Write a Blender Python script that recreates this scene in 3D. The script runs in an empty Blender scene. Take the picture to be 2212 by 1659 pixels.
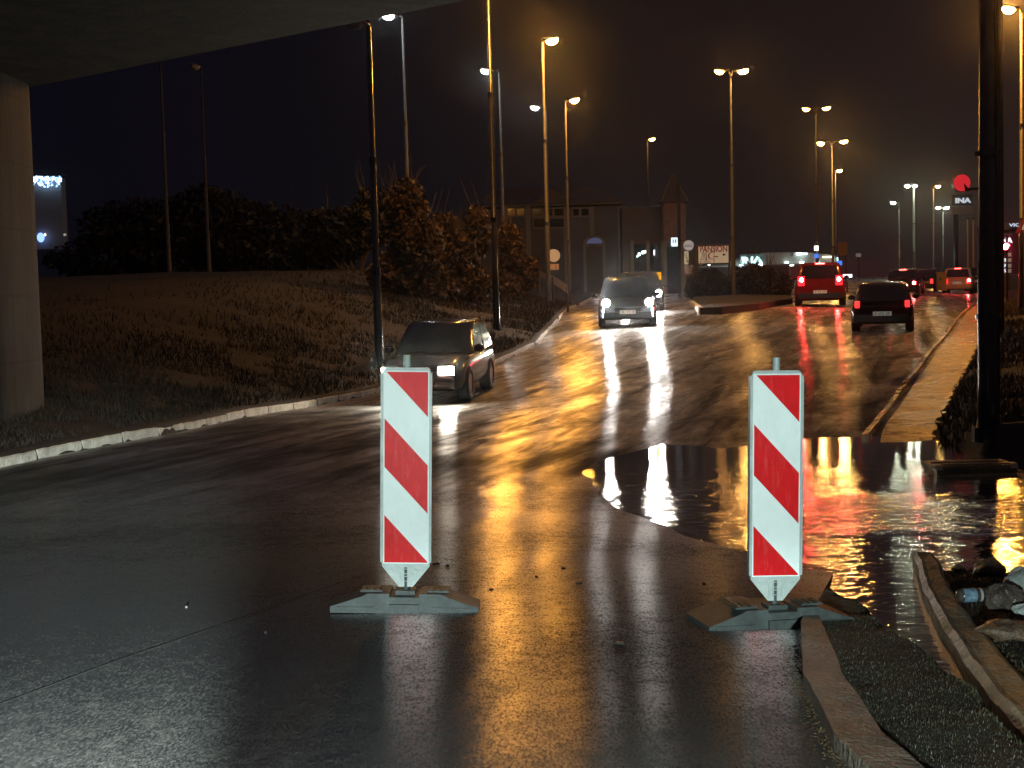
import bpy, math, random
import numpy as np
from mathutils import Vector, Matrix
R = math.radians
random.seed(7); rng = np.random.default_rng(7)
SC = bpy.context.scene
COL = SC.collection
# ------------------------------------------------------------------ camera
PITCH = math.atan(200/2949.0); ROLL = 0.026; CAMZ = 1.65; FPX = 2949.0; CX, CY = 1106.0, 829.5
Fv = Vector((0, math.cos(PITCH), -math.sin(PITCH)))
R0 = Vector((1, 0, 0)); U0 = Vector((0, math.sin(PITCH), math.cos(PITCH)))
Rv = R0*math.cos(ROLL) - U0*math.sin(ROLL); Uv = U0*math.cos(ROLL) + R0*math.sin(ROLL)
cd = bpy.data.cameras.new('camera'); cam = bpy.data.objects.new('camera', cd); COL.objects.link(cam)
cam.matrix_world = Matrix(((Rv.x, Uv.x, -Fv.x, 0), (Rv.y, Uv.y, -Fv.y, 0), (Rv.z, Uv.z, -Fv.z, CAMZ), (0, 0, 0, 1)))
cd.sensor_width = 36; cd.lens = 36*FPX/2212; cd.clip_end = 3000; cd.clip_start = 0.05
SC.camera = cam
# ------------------------------------------------------------------ world: light-polluted night sky
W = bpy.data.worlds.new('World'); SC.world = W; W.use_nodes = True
wn = W.node_tree.nodes; wl = W.node_tree.links
bg = wn['Background']
sky = wn.new('ShaderNodeTexSky'); sky.sky_type = 'NISHITA'; sky.sun_disc = False
sky.sun_elevation = R(-6); sky.sun_rotation = R(60)
tc = wn.new('ShaderNodeTexCoord'); sx = wn.new('ShaderNodeSeparateXYZ'); wl.new(tc.outputs['Generated'], sx.inputs[0])
rmp = wn.new('ShaderNodeValToRGB'); e = rmp.color_ramp.elements
mr = wn.new('ShaderNodeMapRange'); mr.inputs['From Min'].default_value = -0.42; mr.inputs['From Max'].default_value = 0.42
wl.new(sx.outputs['X'], mr.inputs['Value']); wl.new(mr.outputs[0], rmp.inputs[0])
e[0].position = 0.0; e[0].color = (0.0035, 0.0032, 0.0075, 1)
e[1].position = 1.0; e[1].color = (0.0190, 0.0125, 0.0135, 1)
k = rmp.color_ramp.elements.new(0.42); k.color = (0.0060, 0.0050, 0.0075, 1)
k = rmp.color_ramp.elements.new(0.68); k.color = (0.0130, 0.0088, 0.0088, 1)
mx = wn.new('ShaderNodeMixRGB'); mx.blend_type = 'ADD'; mx.inputs[0].default_value = 0.001
wl.new(rmp.outputs[0], mx.inputs[1]); wl.new(sky.outputs[0], mx.inputs[2])
# sky above the view, brightened to lift ambient light and road reflections
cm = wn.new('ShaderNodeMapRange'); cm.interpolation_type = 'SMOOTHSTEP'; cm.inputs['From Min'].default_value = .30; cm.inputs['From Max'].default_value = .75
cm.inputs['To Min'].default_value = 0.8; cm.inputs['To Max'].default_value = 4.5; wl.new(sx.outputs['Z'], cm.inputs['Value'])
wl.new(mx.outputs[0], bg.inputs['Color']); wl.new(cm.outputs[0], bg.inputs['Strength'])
SC.view_settings.view_transform = 'Standard'; SC.view_settings.look = 'None'
SC.view_settings.exposure = 0; SC.view_settings.gamma = 1
try:
    SC.cycles.use_denoising = True; SC.cycles.denoiser = 'OPENIMAGEDENOISE'
    SC.cycles.denoising_prefilter = 'ACCURATE'
    SC.cycles.max_bounces = 6; SC.cycles.glossy_bounces = 4; SC.cycles.diffuse_bounces = 2
    SC.cycles.volume_bounces = 0; SC.cycles.use_light_tree = True
    SC.cycles.sample_clamp_direct = 0; SC.cycles.sample_clamp_indirect = 6
except Exception: pass
# ------------------------------------------------------------------ projection helpers (photo pixel on a 2212 px wide frame)
def ray(px, py): return Fv + Rv*((px-CX)/FPX) + Uv*((CY-py)/FPX)
def pt(px, py, Y):
    d = ray(px, py); return Vector((0, 0, CAMZ)) + d*(Y/d.y)
def gpl(px, py, D):
    d = ray(px, py); return Vector((0, 0, CAMZ)) + d*(-D/d.z)
KS = 30/2949.0      # the road climbs by this much per metre relative to the depth table D
def gp(px, py, D):
    d = ray(px, py); return pt(px, py, D/(-d.z/d.y + KS))
def pxm(Y): return FPX/Y
# headlights of the car the photograph was taken from: spread and hot-spot beams ahead of and below the camera, plus an added kerb fill
EGO = 1.0
for i, sxx in enumerate((-0.62, 0.62)):
    for (en, size, blend, pitch, yaw) in ((1000*EGO, 122, .16, -63.0, (12, 0)[i]), (980*EGO, 21, .85, -.1, (2, -6)[i]), (15000*EGO, 22, .7, -10.4, 16.5))[:3-i]:  # last entry, left side only: added spot that brightens the left kerb and road
        ld = bpy.data.lights.new('headlight_and_kerb_fill', 'SPOT'); ld.energy = en; ld.color = (0.82, 1.0, 0.97)
        ld.spot_size = R(size); ld.spot_blend = blend; ld.shadow_soft_size = 0.05
        lo = bpy.data.objects.new('headlight_and_kerb_fill', ld); COL.objects.link(lo)
        lo.location = (sxx, 0.9, 0.72); lo.rotation_euler = (R(90+pitch), 0, R(yaw))

# ------------------------------------------------------------------ materials
def mat(name, col=(0.2, 0.2, 0.2), rough=0.6, metal=0, var=0.0, vscale=6, bump=0.0, bscale=40, spec=None, coat=0, emit=None, es=0, ramp=None):
    m = bpy.data.materials.new(name); m.use_nodes = True
    n = m.node_tree.nodes; l = m.node_tree.links; b = n['Principled BSDF']
    b.inputs['Base Color'].default_value = (*col, 1); b.inputs['Roughness'].default_value = rough; b.inputs['Metallic'].default_value = metal
    if coat: b.inputs['Coat Weight'].default_value = coat; b.inputs['Coat Roughness'].default_value = 0.05
    if emit: b.inputs['Emission Color'].default_value = (*emit, 1); b.inputs['Emission Strength'].default_value = es
    if var or bump:
        t = n.new('ShaderNodeTexCoord')
    if var:
        x = n.new('ShaderNodeTexNoise'); x.inputs['Scale'].default_value = vscale; x.inputs['Detail'].default_value = 6
        x.inputs['Roughness'].default_value = 0.65
        l.new(t.outputs['Object'], x.inputs['Vector'])
        c = n.new('ShaderNodeValToRGB'); c.color_ramp.elements[0].position = 0.3; c.color_ramp.elements[1].position = 0.7
        c.color_ramp.elements[0].color = tuple(v*(1-var) for v in col)+(1,)
        c.color_ramp.elements[1].color = tuple(min(1, v*(1+var)) for v in col)+(1,)
        l.new(x.outputs['Fac'], c.inputs[0]); l.new(c.outputs[0], b.inputs['Base Color'])
    if bump:
        y = n.new('ShaderNodeTexNoise'); y.inputs['Scale'].default_value = bscale; y.inputs['Detail'].default_value = 4
        l.new(t.outputs['Object'], y.inputs['Vector'])
        bp = n.new('ShaderNodeBump'); bp.inputs['Strength'].default_value = bump; bp.inputs['Distance'].default_value = 0.02
        l.new(y.outputs['Fac'], bp.inputs['Height']); l.new(bp.outputs[0], b.inputs['Normal'])
    return m
def emis(name, col, s): return mat(name, tuple(min(.8, c*0.6) for c in col), 0.3, emit=col, es=s)
SOD = (1.0, 0.41, 0.065)
M = dict(
    steel=mat('galvanised_steel', (0.055, 0.052, 0.05), 0.55, 0.0, 0.25, 3),
    darkpole=mat('dark_wet_pole', (0.02, 0.019, 0.018), 0.2, 0.0, 0.3, 4),
    blackpole=mat('black_wet_pole', (0.035, 0.033, 0.038), 0.25, 0.1, 0.3, 4),
    housing=mat('lamp_housing', (0.12, 0.12, 0.12), 0.4, 0.3),
    sodium=emis('sodium_lens', SOD, 1500), sodium_tall=emis('sodium_lens_tall', SOD, 1500), sodium_near=emis('sodium_lens_near', SOD, 2600), sodium_two=emis('sodium_lens_two', SOD, 560), sodium_mid=emis('sodium_lens_mid', (1, .48, .11), 320), sodium_far=emis('sodium_lens_far', (1, .50, .12), 600), sodium_soft=emis('sodium_lens_shaded', (1, .42, .09), 45),
    led=emis('led_lens', (0.86, 0.97, 1.0), 110), ledfar=emis('led_lens_far', (0.90, 1.0, 0.72), 260), off=mat('unlit_lens', (0.25, 0.27, 0.3), 0.15),
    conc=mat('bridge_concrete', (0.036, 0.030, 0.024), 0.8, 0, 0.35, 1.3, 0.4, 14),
    kerb=mat('kerb_concrete', (0.55, 0.50, 0.42), 0.6, 0, 0.35, 5, 0.9, 30),
    slab=mat('mossy_concrete', (0.20, 0.17, 0.11), 0.5, 0, 0.6, 4, 1.0, 25),
    rubber=mat('recycled_rubber', (0.034, 0.044, 0.042), 0.55, 0, 0.5, 18, 0.22, 130),
    plastic=mat('grey_plastic', (0.36, 0.42, 0.40), 0.4, 0, 0.2, 9, 0.2, 50),
    black=mat('black_plastic', (0.015, 0.015, 0.016), 0.35), tyre=mat('tyre_rubber', (0.02, 0.02, 0.02), 0.7), rim=mat('alloy', (0.35, 0.35, 0.36), 0.3, 0.8),
    glass=mat('car_glass', (0.012, 0.012, 0.014), 0.04, 0, coat=1), plate=mat('plate', (0.75, 0.75, 0.72), 0.4, emit=(1, .93, .8), es=.10), tailglow=emis('tail_lens_body', (1.0, 0.02, 0.03), 2.2), tailcore=emis('tail_lamp_core', (1.0, 0.05, 0.045), 950), ink=mat('ink', (0.03, 0.03, 0.035), 0.6),  # number plates glow faintly themselves, in place of plate-lamp light
    chrome=mat('chrome', (0.6, 0.6, 0.6), 0.12, 1),
    head=emis('headlight_lens', (1.0, 0.90, 0.72), 330), headb=emis('headlight_lens_white', (1.0, 0.95, 0.86), 1000), drl=emis('daylight_strip', (0.8, 0.95, 1.0), 9),
    tail=emis('tail_lens', (1.0, 0.03, 0.035), 120), tailhi=emis('brake_lens_high', (1.0, 0.04, 0.035), 28), taildim=emis('tail_lens_dim', (1.0, 0.03, 0.03), 2.2), tailoff=mat('tail_unlit', (0.25, 0.01, 0.01), 0.2),
    leafd=mat('dark_leaves', (0.016, 0.013, 0.007), 0.55, 0, 0.5, 2), leafb=mat('autumn_leaves', (0.075, 0.043, 0.017), 0.55, 0, 0.5, 2), bark=mat('bark', (0.09, 0.07, 0.05), 0.8, 0, .3, 5),
    grass=mat('wet_grass', (0.050, 0.048, 0.024), 0.5, 0, 0.5, 3), wallg=mat('rendered_wall', (0.11, 0.093, 0.10), 0.8, 0, 0.18, 0.6), trim=mat('pale_trim', (0.21, 0.19, 0.17), 0.7),
    wallb=mat('brown_wall', (0.10, 0.068, 0.05), 0.8, 0, 0.2, 0.8), roof=mat('roof_tiles', (0.07, 0.05, 0.045), 0.7, 0, 0.3, 1), dark=mat('dark_window', (0.012, 0.012, 0.014), 0.08),
    white=mat('white_paint', (0.62, 0.60, 0.55), 0.5, 0, 0.1, 3), redp=mat('red_paint', (0.50, 0.03, 0.03), 0.4), signback=mat('sign_back', (0.50, 0.42, 0.33), 0.5, 0.2, 0.1, 3),
)
def stained(m):
    n = m.node_tree.nodes; l = m.node_tree.links; b = n['Principled BSDF']; t = n.new('ShaderNodeTexCoord'); mp = n.new('ShaderNodeMapping'); mp.inputs['Scale'].default_value = (3.5, 3.5, .35)
    l.new(t.outputs['Object'], mp.inputs[0]); x = n.new('ShaderNodeTexNoise'); x.inputs['Scale'].default_value = 1; x.inputs['Detail'].default_value = 8; x.inputs['Roughness'].default_value = .7; l.new(mp.outputs[0], x.inputs['Vector'])
    w = n.new('ShaderNodeTexBrick'); w.inputs['Scale'].default_value = 1; w.inputs['Mortar Size'].default_value = .012; w.inputs['Brick Width'].default_value = 2.4; w.inputs['Row Height'].default_value = .85; w.inputs['Color1'].default_value = (1, 1, 1, 1); w.inputs['Color2'].default_value = (.82, .82, .82, 1); w.inputs['Mortar'].default_value = (.35, .35, .35, 1)
    m2 = n.new('ShaderNodeMapping'); m2.inputs['Rotation'].default_value = (R(90), 0, 0); l.new(t.outputs['Object'], m2.inputs[0]); l.new(m2.outputs[0], w.inputs['Vector'])
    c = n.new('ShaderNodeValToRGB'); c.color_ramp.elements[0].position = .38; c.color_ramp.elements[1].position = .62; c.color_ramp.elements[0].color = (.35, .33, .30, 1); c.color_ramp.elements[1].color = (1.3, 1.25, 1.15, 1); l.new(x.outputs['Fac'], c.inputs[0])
    s_ = b.inputs['Base Color'].links[0].from_socket
    for src in (c.outputs[0], w.outputs[0]):
        mu = n.new('ShaderNodeMixRGB'); mu.blend_type = 'MULTIPLY'; mu.inputs[0].default_value = 1; l.new(s_, mu.inputs[1]); l.new(src, mu.inputs[2]); s_ = mu.outputs[0]
    l.new(s_, b.inputs['Base Color'])
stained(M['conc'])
def link(ob, parent=None):
    COL.objects.link(ob)
    if parent is not None: ob.parent = parent
    return ob
class MB:
    def __init__(s): s.v = []; s.f = []; s.mi = []
    def add(s, vs, fs, mi=0):
        o = len(s.v); s.v += [tuple(v) for v in vs]; s.f += [tuple(i+o for i in f) for f in fs]; s.mi += [mi]*len(fs); return s
    def box(s, c, d, rz=0, mi=0, taper=1.0, rx=0):
        x, y, z = (q/2 for q in d); vs = []
        for k in (-1, 1):
            t = taper if k > 0 else 1
            for a, b in ((-1, -1), (1, -1), (1, 1), (-1, 1)): vs.append(Vector((a*x*t, b*y*t, k*z)))
        m = Matrix.Rotation(rz, 3, 'Z') @ Matrix.Rotation(rx, 3, 'X')
        vs = [m @ v + Vector(c) for v in vs]
        return s.add(vs, [(3, 2, 1, 0), (4, 5, 6, 7), (0, 1, 5, 4), (1, 2, 6, 5), (2, 3, 7, 6), (3, 0, 4, 7)], mi)
    def tube(s, pts, rad, n=10, mi=0, caps=True):
        pts = [Vector(p) for p in pts]
        if not hasattr(rad, '__len__'): rad = [rad]*len(pts)
        rings = []
        for i, p in enumerate(pts):
            t = (pts[min(i+1, len(pts)-1)] - pts[max(i-1, 0)]).normalized()
            a = t.cross(Vector((0, 0, 1)));
            if a.length < 1e-3: a = Vector((1, 0, 0))
            a.normalize(); b = t.cross(a)
            rings.append([p + (a*math.cos(2*math.pi*j/n) + b*math.sin(2*math.pi*j/n))*rad[i] for j in range(n)])
        vs = [v for r in rings for v in r]; fs = []
        for i in range(len(pts)-1):
            for j in range(n):
                q = (j+1) % n; fs.append((i*n+j, i*n+q, (i+1)*n+q, (i+1)*n+j))
        if caps: fs += [tuple(range(n-1, -1, -1)), tuple((len(pts)-1)*n+j for j in range(n))]
        return s.add(vs, fs, mi)
    def prism(s, prof, y0, y1, mi=0, xf=None):   # prof in x,z ; extruded along y
        n = len(prof); vs = [Vector((p[0], y0, p[1])) for p in prof] + [Vector((p[0], y1, p[1])) for p in prof]
        if xf: vs = [xf @ v for v in vs]
        return s.add(vs, [tuple(range(n)), tuple(range(2*n-1, n-1, -1))] + [(i, i+n, (i+1) % n+n, (i+1) % n) for i in range(n)], mi)
    def ell(s, c, r, nu=12, nv=8, half=0, mi=0):
        vs = []; fs = []; c = Vector(c)
        for i in range(nv+1):
            th = math.pi*i/nv if not half else math.pi/2 + (math.pi/2)*i/nv
            for j in range(nu):
                ph = 2*math.pi*j/nu
                vs.append(c + Vector((r[0]*math.sin(th)*math.cos(ph), r[1]*math.sin(th)*math.sin(ph), r[2]*math.cos(th))))
        for i in range(nv):
            for j in range(nu):
                q = (j+1) % nu; fs.append((i*nu+j, (i+1)*nu+j, (i+1)*nu+q, i*nu+q))
        return s.add(vs, fs, mi)
    def build(s, name, mats, parent=None, smooth=False, xf=None):
        me = bpy.data.meshes.new(name)
        vs = s.v if xf is None else [tuple(xf @ Vector(v)) for v in s.v]
        me.from_pydata(vs, [], s.f)
        if not isinstance(mats, (list, tuple)): mats = [mats]
        for m in mats: me.materials.append(m)
        if len(mats) > 1: me.polygons.foreach_set('material_index', s.mi)
        if smooth: me.polygons.foreach_set('use_smooth', [True]*len(me.polygons))
        me.update(); ob = bpy.data.objects.new(name, me); return link(ob, parent)
def tag(o, label, cat, group=None, kind=None):
    if label: o['label'] = label
    if cat: o['category'] = cat
    if group: o['group'] = group
    if kind: o['kind'] = kind
    return o
def thing(name, loc, label, cat, group=None, rz=0):
    o = bpy.data.objects.new(name, None); COL.objects.link(o); o.location = loc; o.rotation_euler = (0, 0, rz)
    o.empty_display_size = 0.3
    return tag(o, label, cat, group)
def text(name, s, size, mtl, parent, loc, rot=(R(90), 0, 0), depth=0.01, sx=1.0, bold=0.0, align='CENTER'):
    cu = bpy.data.curves.new(name, 'FONT'); cu.body = s; cu.size = size; cu.extrude = depth; cu.offset = bold
    cu.align_x = align; cu.align_y = 'CENTER'; cu.resolution_u = 4
    t = bpy.data.objects.new('tmp', cu); COL.objects.link(t)
    dg = bpy.context.evaluated_depsgraph_get()
    me = bpy.data.meshes.new_from_object(t.evaluated_get(dg)); me.name = name
    COL.objects.unlink(t); bpy.data.objects.remove(t)
    me.materials.clear(); me.materials.append(mtl)
    o = bpy.data.objects.new(name, me); link(o, parent); o.location = loc; o.rotation_euler = rot; o.scale = (sx, 1, 1); return o
# ------------------------------------------------------------------ terrain
ctrl = [gp(*a) for a in [
    (0,1659,1.62),(1106,1659,1.63),(1750,1659,1.64),(2212,1659,1.66),(875,1312,1.66),(1670,1345,1.69),
    (0,1007,1.98),(360,946,2.08),(545,900,2.18),(720,872,2.28),(960,882,2.33),(1060,792,2.20),(1160,745,1.95),(1240,665,1.55),(1290,640,1.30),
    (1355,702,1.65),(1300,880,2.05),
    
    (1906,712,1.77),(1772,658,1.38),(2070,633,1.62),(1965,634,1.5),(1600,800,1.95),(1500,700,1.62),(2040,760,1.80),(2100,670,1.75),(1580,655,1.35)]]
C = [(p.x, p.y, p.z) for p in ctrl]
PD = 1.83
for a in [(1440,975,PD+.01),(1740,950,PD+.005),(1895,938,PD),(2015,933,PD-.02),(1720,1245,PD+.012),(1700,1190,PD+.03),(1790,1240,PD+.05),(1900,1050,PD+.09),(2060,1060,PD+.12)]:
    p = gpl(*a); C.append((p.x, p.y, p.z))
C += [(a, b, c+KS*b) for a, b, c in [(-30,0,0.0),(-30,15,-0.2),(30,0,0),(30,15,-.1),(-30,40,-.2),(10,120,.35),(40,120,.3),(-20,120,.6),(70,120,.3),(10,200,.4),(60,200,.3),(-60,200,.5),(120,200,.3),(-60,60,.2),(70,60,.1),(0,-12,0.03),(-60,-12,0),(60,-12,0),(3,90,.3),(30,90,.12),(20,75,.1)]]
for Y_, D_ in ((4.5, 1.64), (6.5, 1.665), (8, 1.745), (9, 1.825), (10, 1.90), (11, 1.945), (12.5, 1.97), (15, 2.0), (18, 2.05)):
    for X_ in (-7, -4.5, -2, .3): C.append((X_, Y_, CAMZ-D_+KS*Y_+(0 if Y_ < 10 else (.045, .05, .06, .034)[(-7, -4.5, -2, .3).index(X_)])))
C = np.array(C)
def _phi(d): return d*d*np.log(d+1e-9)
_n = len(C); A = np.zeros((_n+3, _n+3))
_d = np.hypot(C[:, None, 0]-C[None, :, 0], C[:, None, 1]-C[None, :, 1]); A[:_n, :_n] = _phi(_d) + np.eye(_n)*6.0
A[:_n, _n:] = np.c_[np.ones(_n), C[:, :2]]; A[_n:, :_n] = A[:_n, _n:].T
_w = np.linalg.solve(A, np.r_[C[:, 2], 0, 0, 0])
def gz(x, y):
    x = np.asarray(x, float); y = np.asarray(y, float)
    xc = np.clip(x, -60, 120); yc = np.clip(y, -12, 200)
    out = _w[_n] + _w[_n+1]*xc + _w[_n+2]*yc
    for i in range(_n): out = out + _w[i]*_phi(np.hypot(xc-C[i, 0], yc-C[i, 1]))
    return out
def g1(x, y): return float(gz(x, y))
WZ = CAMZ - PD
# road edges as X(Y)
def edge(pts):
    q = [gp(*p) for p in pts]; q = sorted([(p.y, p.x) for p in q]); return np.array(q)
EL = edge([(0,1007,1.95),(360,946,2.10),(545,900,2.22),(720,872,2.32),(900,832,2.32),(1060,792,2.20),(1160,745,1.95),(1205,705,1.75),(1240,665,1.55),(1290,640,1.30)])
EL = np.vstack([[-15, EL[0, 1]-1.2], [5, EL[0, 1]-.8], EL, [95, 5.5], [120, 8], [260, 30]])
ER = edge([(1899,1700,1.62),(1803,1611,1.63),(1766,1530,1.64),(1735,1475,1.65),(1730,1358,1.69),(1895,938,1.95),(1960,845,1.88),(2010,780,1.82),(2090,680,1.76),(2112,655,1.75)])
ER = np.vstack([[-15, ER[0, 1]+.1], [3.5, ER[0, 1]+.05], ER, [80, 27], [120, 40], [260, 85]])
def XL(y): return np.interp(y, EL[:, 0], EL[:, 1])
def XR(y): return np.interp(y, ER[:, 0], ER[:, 1])
def smooth(t): t = np.clip(t, 0, 1); return t*t*(3-2*t)
def noise2(x, y, s, seed=0):
    r = np.random.default_rng(seed); o = 0
    for k in range(6):
        a = r.uniform(0, 6.28); fq = s*r.uniform(.6, 1.8); o = o + np.sin((x*math.cos(a)+y*math.sin(a))*fq + r.uniform(0, 6.28) + 1.3*np.sin((x*math.sin(a)-y*math.cos(a))*fq*.7))
    return o/6
# channel & slab beside the near right pavement (world polylines)
CHL = np.array(sorted([(p.y, p.x) for p in [gpl(x, y, PD) for x, y in [(1740,1245),(1799,1288),(1877,1350),(1935,1424),(2001,1472),(2071,1538),(2134,1607),(2170,1659)]]]))
CHR = np.array(sorted([(p.y, p.x) for p in [gpl(x, y, PD) for x, y in [(1974,1225),(1994,1302),(2034,1383),(2082,1466),(2140,1548),(2212,1628),(2290,1712)]]]))
def verge(x, y):
    xl, xr = XL(y), XR(y)
    dl = np.maximum(xl - x, 0); dr = np.maximum(x - xr, 0)
    z = gz(np.clip(x, xl, xr), y)
    hl = 0.13*smooth(dl/0.02)+ np.minimum(0.22*dl, 1.7 + .01*dl) + (.06*noise2(x, y, 1.3, 3) + .05*noise2(x, y, 4, 33) + .03*noise2(x, y, 9, 34))*smooth(dl/1.0)
    hl = hl - 1.6*smooth((dl-14)/16)*smooth((y-40)/40)
    # right side: dark grass verge beyond the pond, near tongue next to the camera
    far = smooth((y-14.5)/2.0)
    hr = far*(0.30*np.exp(-np.maximum(y-15,0)/6)*smooth((dr-.75)/.35) + 0.09*smooth((dr-.62-.014*np.maximum(y-15,0))/.2) + np.minimum(.05*np.maximum(dr-1, 0), .8) + .03*noise2(x, y, 2.5, 5)*smooth((dr-.6)/.8))
    z = z + np.where(dl > 0, hl, 0) + np.where(dr > 0, hr, 0)
    # near right: grass tongue falls into the channel, pond floor lower
    near = (y < 15.5) & (dr > 0)
    chl = np.interp(y, CHL[:, 0], CHL[:, 1]) + .035*noise2(x*0+1, y, 9, 11)
    chr_ = np.interp(y, CHR[:, 0], CHR[:, 1])
    tong = gz(xr, y) + .030 - (x-xr)*.03 + .012*noise2(x, y, 14, 8)
    floor = WZ - .16
    t = smooth((x-chl+.10)/.22)
    zn = tong*(1-t) + floor*t
    # bank with rubble right of the slab kerb
    bank = WZ + .035 + .05*smooth((x-chr_-.45)/.8) + .035*noise2(x, y, 8, 21) + .02*noise2(x, y, 23, 22)
    byY = smooth((8.75 + .25*noise2(x, y*0, 3, 4) - y)/.5)
    t2 = smooth((x-chr_-.02)/.12)*byY
    zn = zn*(1-t2) + bank*t2
    zn = np.where(y > 8.6, np.minimum(zn, floor*smooth((y-8.2)/.8)+zn*(1-smooth((y-8.2)/.8))), zn)
    rb = smooth((x - (4.72 + .10*noise2(y, y*0, 5, 9)))/.35)*smooth((y-13.85)/.4)   # right shore of the pond
    zn = zn*(1-rb) + (WZ+.33+.04*noise2(x, y, 4, 31))*rb
    w = smooth((y-14.3)/1.4)
    zz = np.where(near, zn*(1-w) + z*w, z)
    inside = (x > xl+.03) & (x < xr-.03)
    return np.where(inside, gz(x, y) - .12, zz)
def grid_mesh(name, xs_of, ys, zf, mtl, smooth_=True, uv=False):
    ys = np.asarray(ys); V = []; nx = None
    for y in ys:
        xs = xs_of(y); nx = len(xs); V.append(np.c_[xs, np.full(nx, y), zf(xs, np.full(nx, y))])
    V = np.concatenate(V); ny = len(ys)
    i = np.arange(ny-1)[:, None]*nx + np.arange(nx-1)[None]
    F = np.stack([i, i+1, i+nx+1, i+nx], -1).reshape(-1, 4)
    me = bpy.data.meshes.new(name); me.from_pydata(V.tolist(), [], F.tolist()); me.materials.append(mtl)
    if smooth_: me.polygons.foreach_set('use_smooth', [True]*len(me.polygons))
    me.update(); return link(bpy.data.objects.new(name, me))

# --- road material: wet, dark, patchy film of water
def road_material():
    m = bpy.data.materials.new('wet_asphalt'); m.use_nodes = True
    n = m.node_tree.nodes; l = m.node_tree.links; b = n['Principled BSDF']
    t = n.new('ShaderNodeTexCoord')
    def noise(scale, sc=(1, 1, 1), det=4, rot=0, rough=.55, dist=0):
        m0 = n.new('ShaderNodeMapping'); m0.inputs['Rotation'].default_value = (0, 0, rot); l.new(t.outputs['Object'], m0.inputs[0])
        mp = n.new('ShaderNodeMapping'); mp.inputs['Scale'].default_value = sc
        l.new(m0.outputs[0], mp.inputs[0]); x = n.new('ShaderNodeTexNoise'); x.inputs['Scale'].default_value = scale
        x.inputs['Detail'].default_value = det; x.inputs['Roughness'].default_value = rough; x.inputs['Distortion'].default_value = dist
        l.new(mp.outputs[0], x.inputs['Vector']); return x.outputs['Fac']
    def math_(op, a, b_, c=None):
        x = n.new('ShaderNodeMath'); x.operation = op
        for i, v in enumerate((a, b_, c)):
            if v is None: continue
            if isinstance(v, (int, float)): x.inputs[i].default_value = v
            else: l.new(v, x.inputs[i])
        return x.outputs[0]
    def rng_(v, a, b_, c, d):
        x = n.new('ShaderNodeMapRange'); x.inputs[1].default_value = a; x.inputs[2].default_value = b_; x.inputs[3].default_value = c; x.inputs[4].default_value = d
        l.new(v, x.inputs[0]); return x.outputs[0]
    big = noise(0.55, (0.6, 1.0, 1), 5, R(-14), .6, .6)
    streak = noise(1.1, (1.5, .22, 1), 5, R(17), .6, 1.0)
    wheel = noise(1.0, (1.3, .12, 1), 3, R(14))
    fine = noise(60, det=3); grain = noise(75, (1, .6, 1), det=3, rough=.75)
    film = math_('ADD', math_('MULTIPLY', big, .5), math_('MULTIPLY', streak, .5))
    film = rng_(film, .40, .60, 0, 1)
    rg = math_('ADD', rng_(film, 0, 1, .42, .34), rng_(wheel, .3, .7, -.02, .03))
    c = n.new('ShaderNodeValToRGB'); c.color_ramp.elements[0].color = (.026, .026, .025, 1); c.color_ramp.elements[1].color = (.115, .11, .10, 1)
    c.color_ramp.elements[0].position = .36; c.color_ramp.elements[1].position = .66
    l.new(math_('ADD', math_('MULTIPLY', grain, .7), math_('MULTIPLY', big, .3)), c.inputs[0]); 
    h = math_('ADD', math_('MULTIPLY', fine, .00012), math_('MULTIPLY', grain, .00002))
    h = math_('MULTIPLY', h, rng_(film, 0, 1, 1.0, .55))
    sp = n.new('ShaderNodeSeparateXYZ'); l.new(t.outputs['Object'], sp.inputs[0])
    h = math_('ADD', h, math_('MULTIPLY', streak, rng_(sp.outputs['Y'], 7, 15, .002, .008)))
    h = math_('ADD', h, math_('MULTIPLY', noise(2.4, (1.4, .35, 1), 4, R(19), .6, 1.5), rng_(sp.outputs['Y'], 9, 18, .0, .0035)))
    h = math_('ADD', h, math_('MULTIPLY', noise(5, (.5, 1.2, 1), 3, R(-20)), .0012))
    bp = n.new('ShaderNodeBump'); bp.inputs['Strength'].default_value = 1.0; bp.inputs['Distance'].default_value = 1.0
    l.new(h, bp.inputs['Height'])
    # wet film: lobe stretched along the driving direction, as on brushed, traffic-worn asphalt
    tg = n.new('ShaderNodeCombineXYZ'); tg.inputs[0].default_value = 1; tg.inputs[1].default_value = -.05
    gl = n.new('ShaderNodeBsdfAnisotropic'); gl.distribution = 'BECKMANN'; gl.inputs['Color'].default_value = (.95, .95, .95, 1)
    l.new(rng_(sp.outputs['Y'], 9, 24, .77, .50), gl.inputs['Anisotropy'])
    rg = math_('MULTIPLY', rg, rng_(sp.outputs['Y'], 8, 20, 1.0, .72)); l.new(rg, gl.inputs['Roughness']); l.new(tg.outputs[0], gl.inputs['Tangent']); l.new(bp.outputs[0], gl.inputs['Normal'])
    df = n.new('ShaderNodeBsdfDiffuse'); l.new(c.outputs[0], df.inputs['Color']); l.new(bp.outputs[0], df.inputs['Normal'])
    fr = n.new('ShaderNodeFresnel'); fr.inputs['IOR'].default_value = 1.5
    l.new(bp.outputs[0], fr.inputs['Normal'])
    # the film covers the stone texture only in part: grain, puddled specks, and long dark drying streaks farther off
    g1_ = rng_(noise(95, (1, .38, 1), 3, 0, .75), .36, .62, 0, 1); g2_ = rng_(noise(15, (.7, .6, 1), 4, R(-20), .65), .33, .63, .55, 1.25)
    st_ = rng_(noise(.95, (1.7, .16, 1), 6, R(17), .68, .9), .40, .56, 0, 1); st2 = rng_(noise(2.2, (1.1, .30, 1), 5, R(12), .65, 1.2), .36, .60, 0, 1)
    farw = rng_(sp.outputs['Y'], 7, 14, 0, 1)
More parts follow.
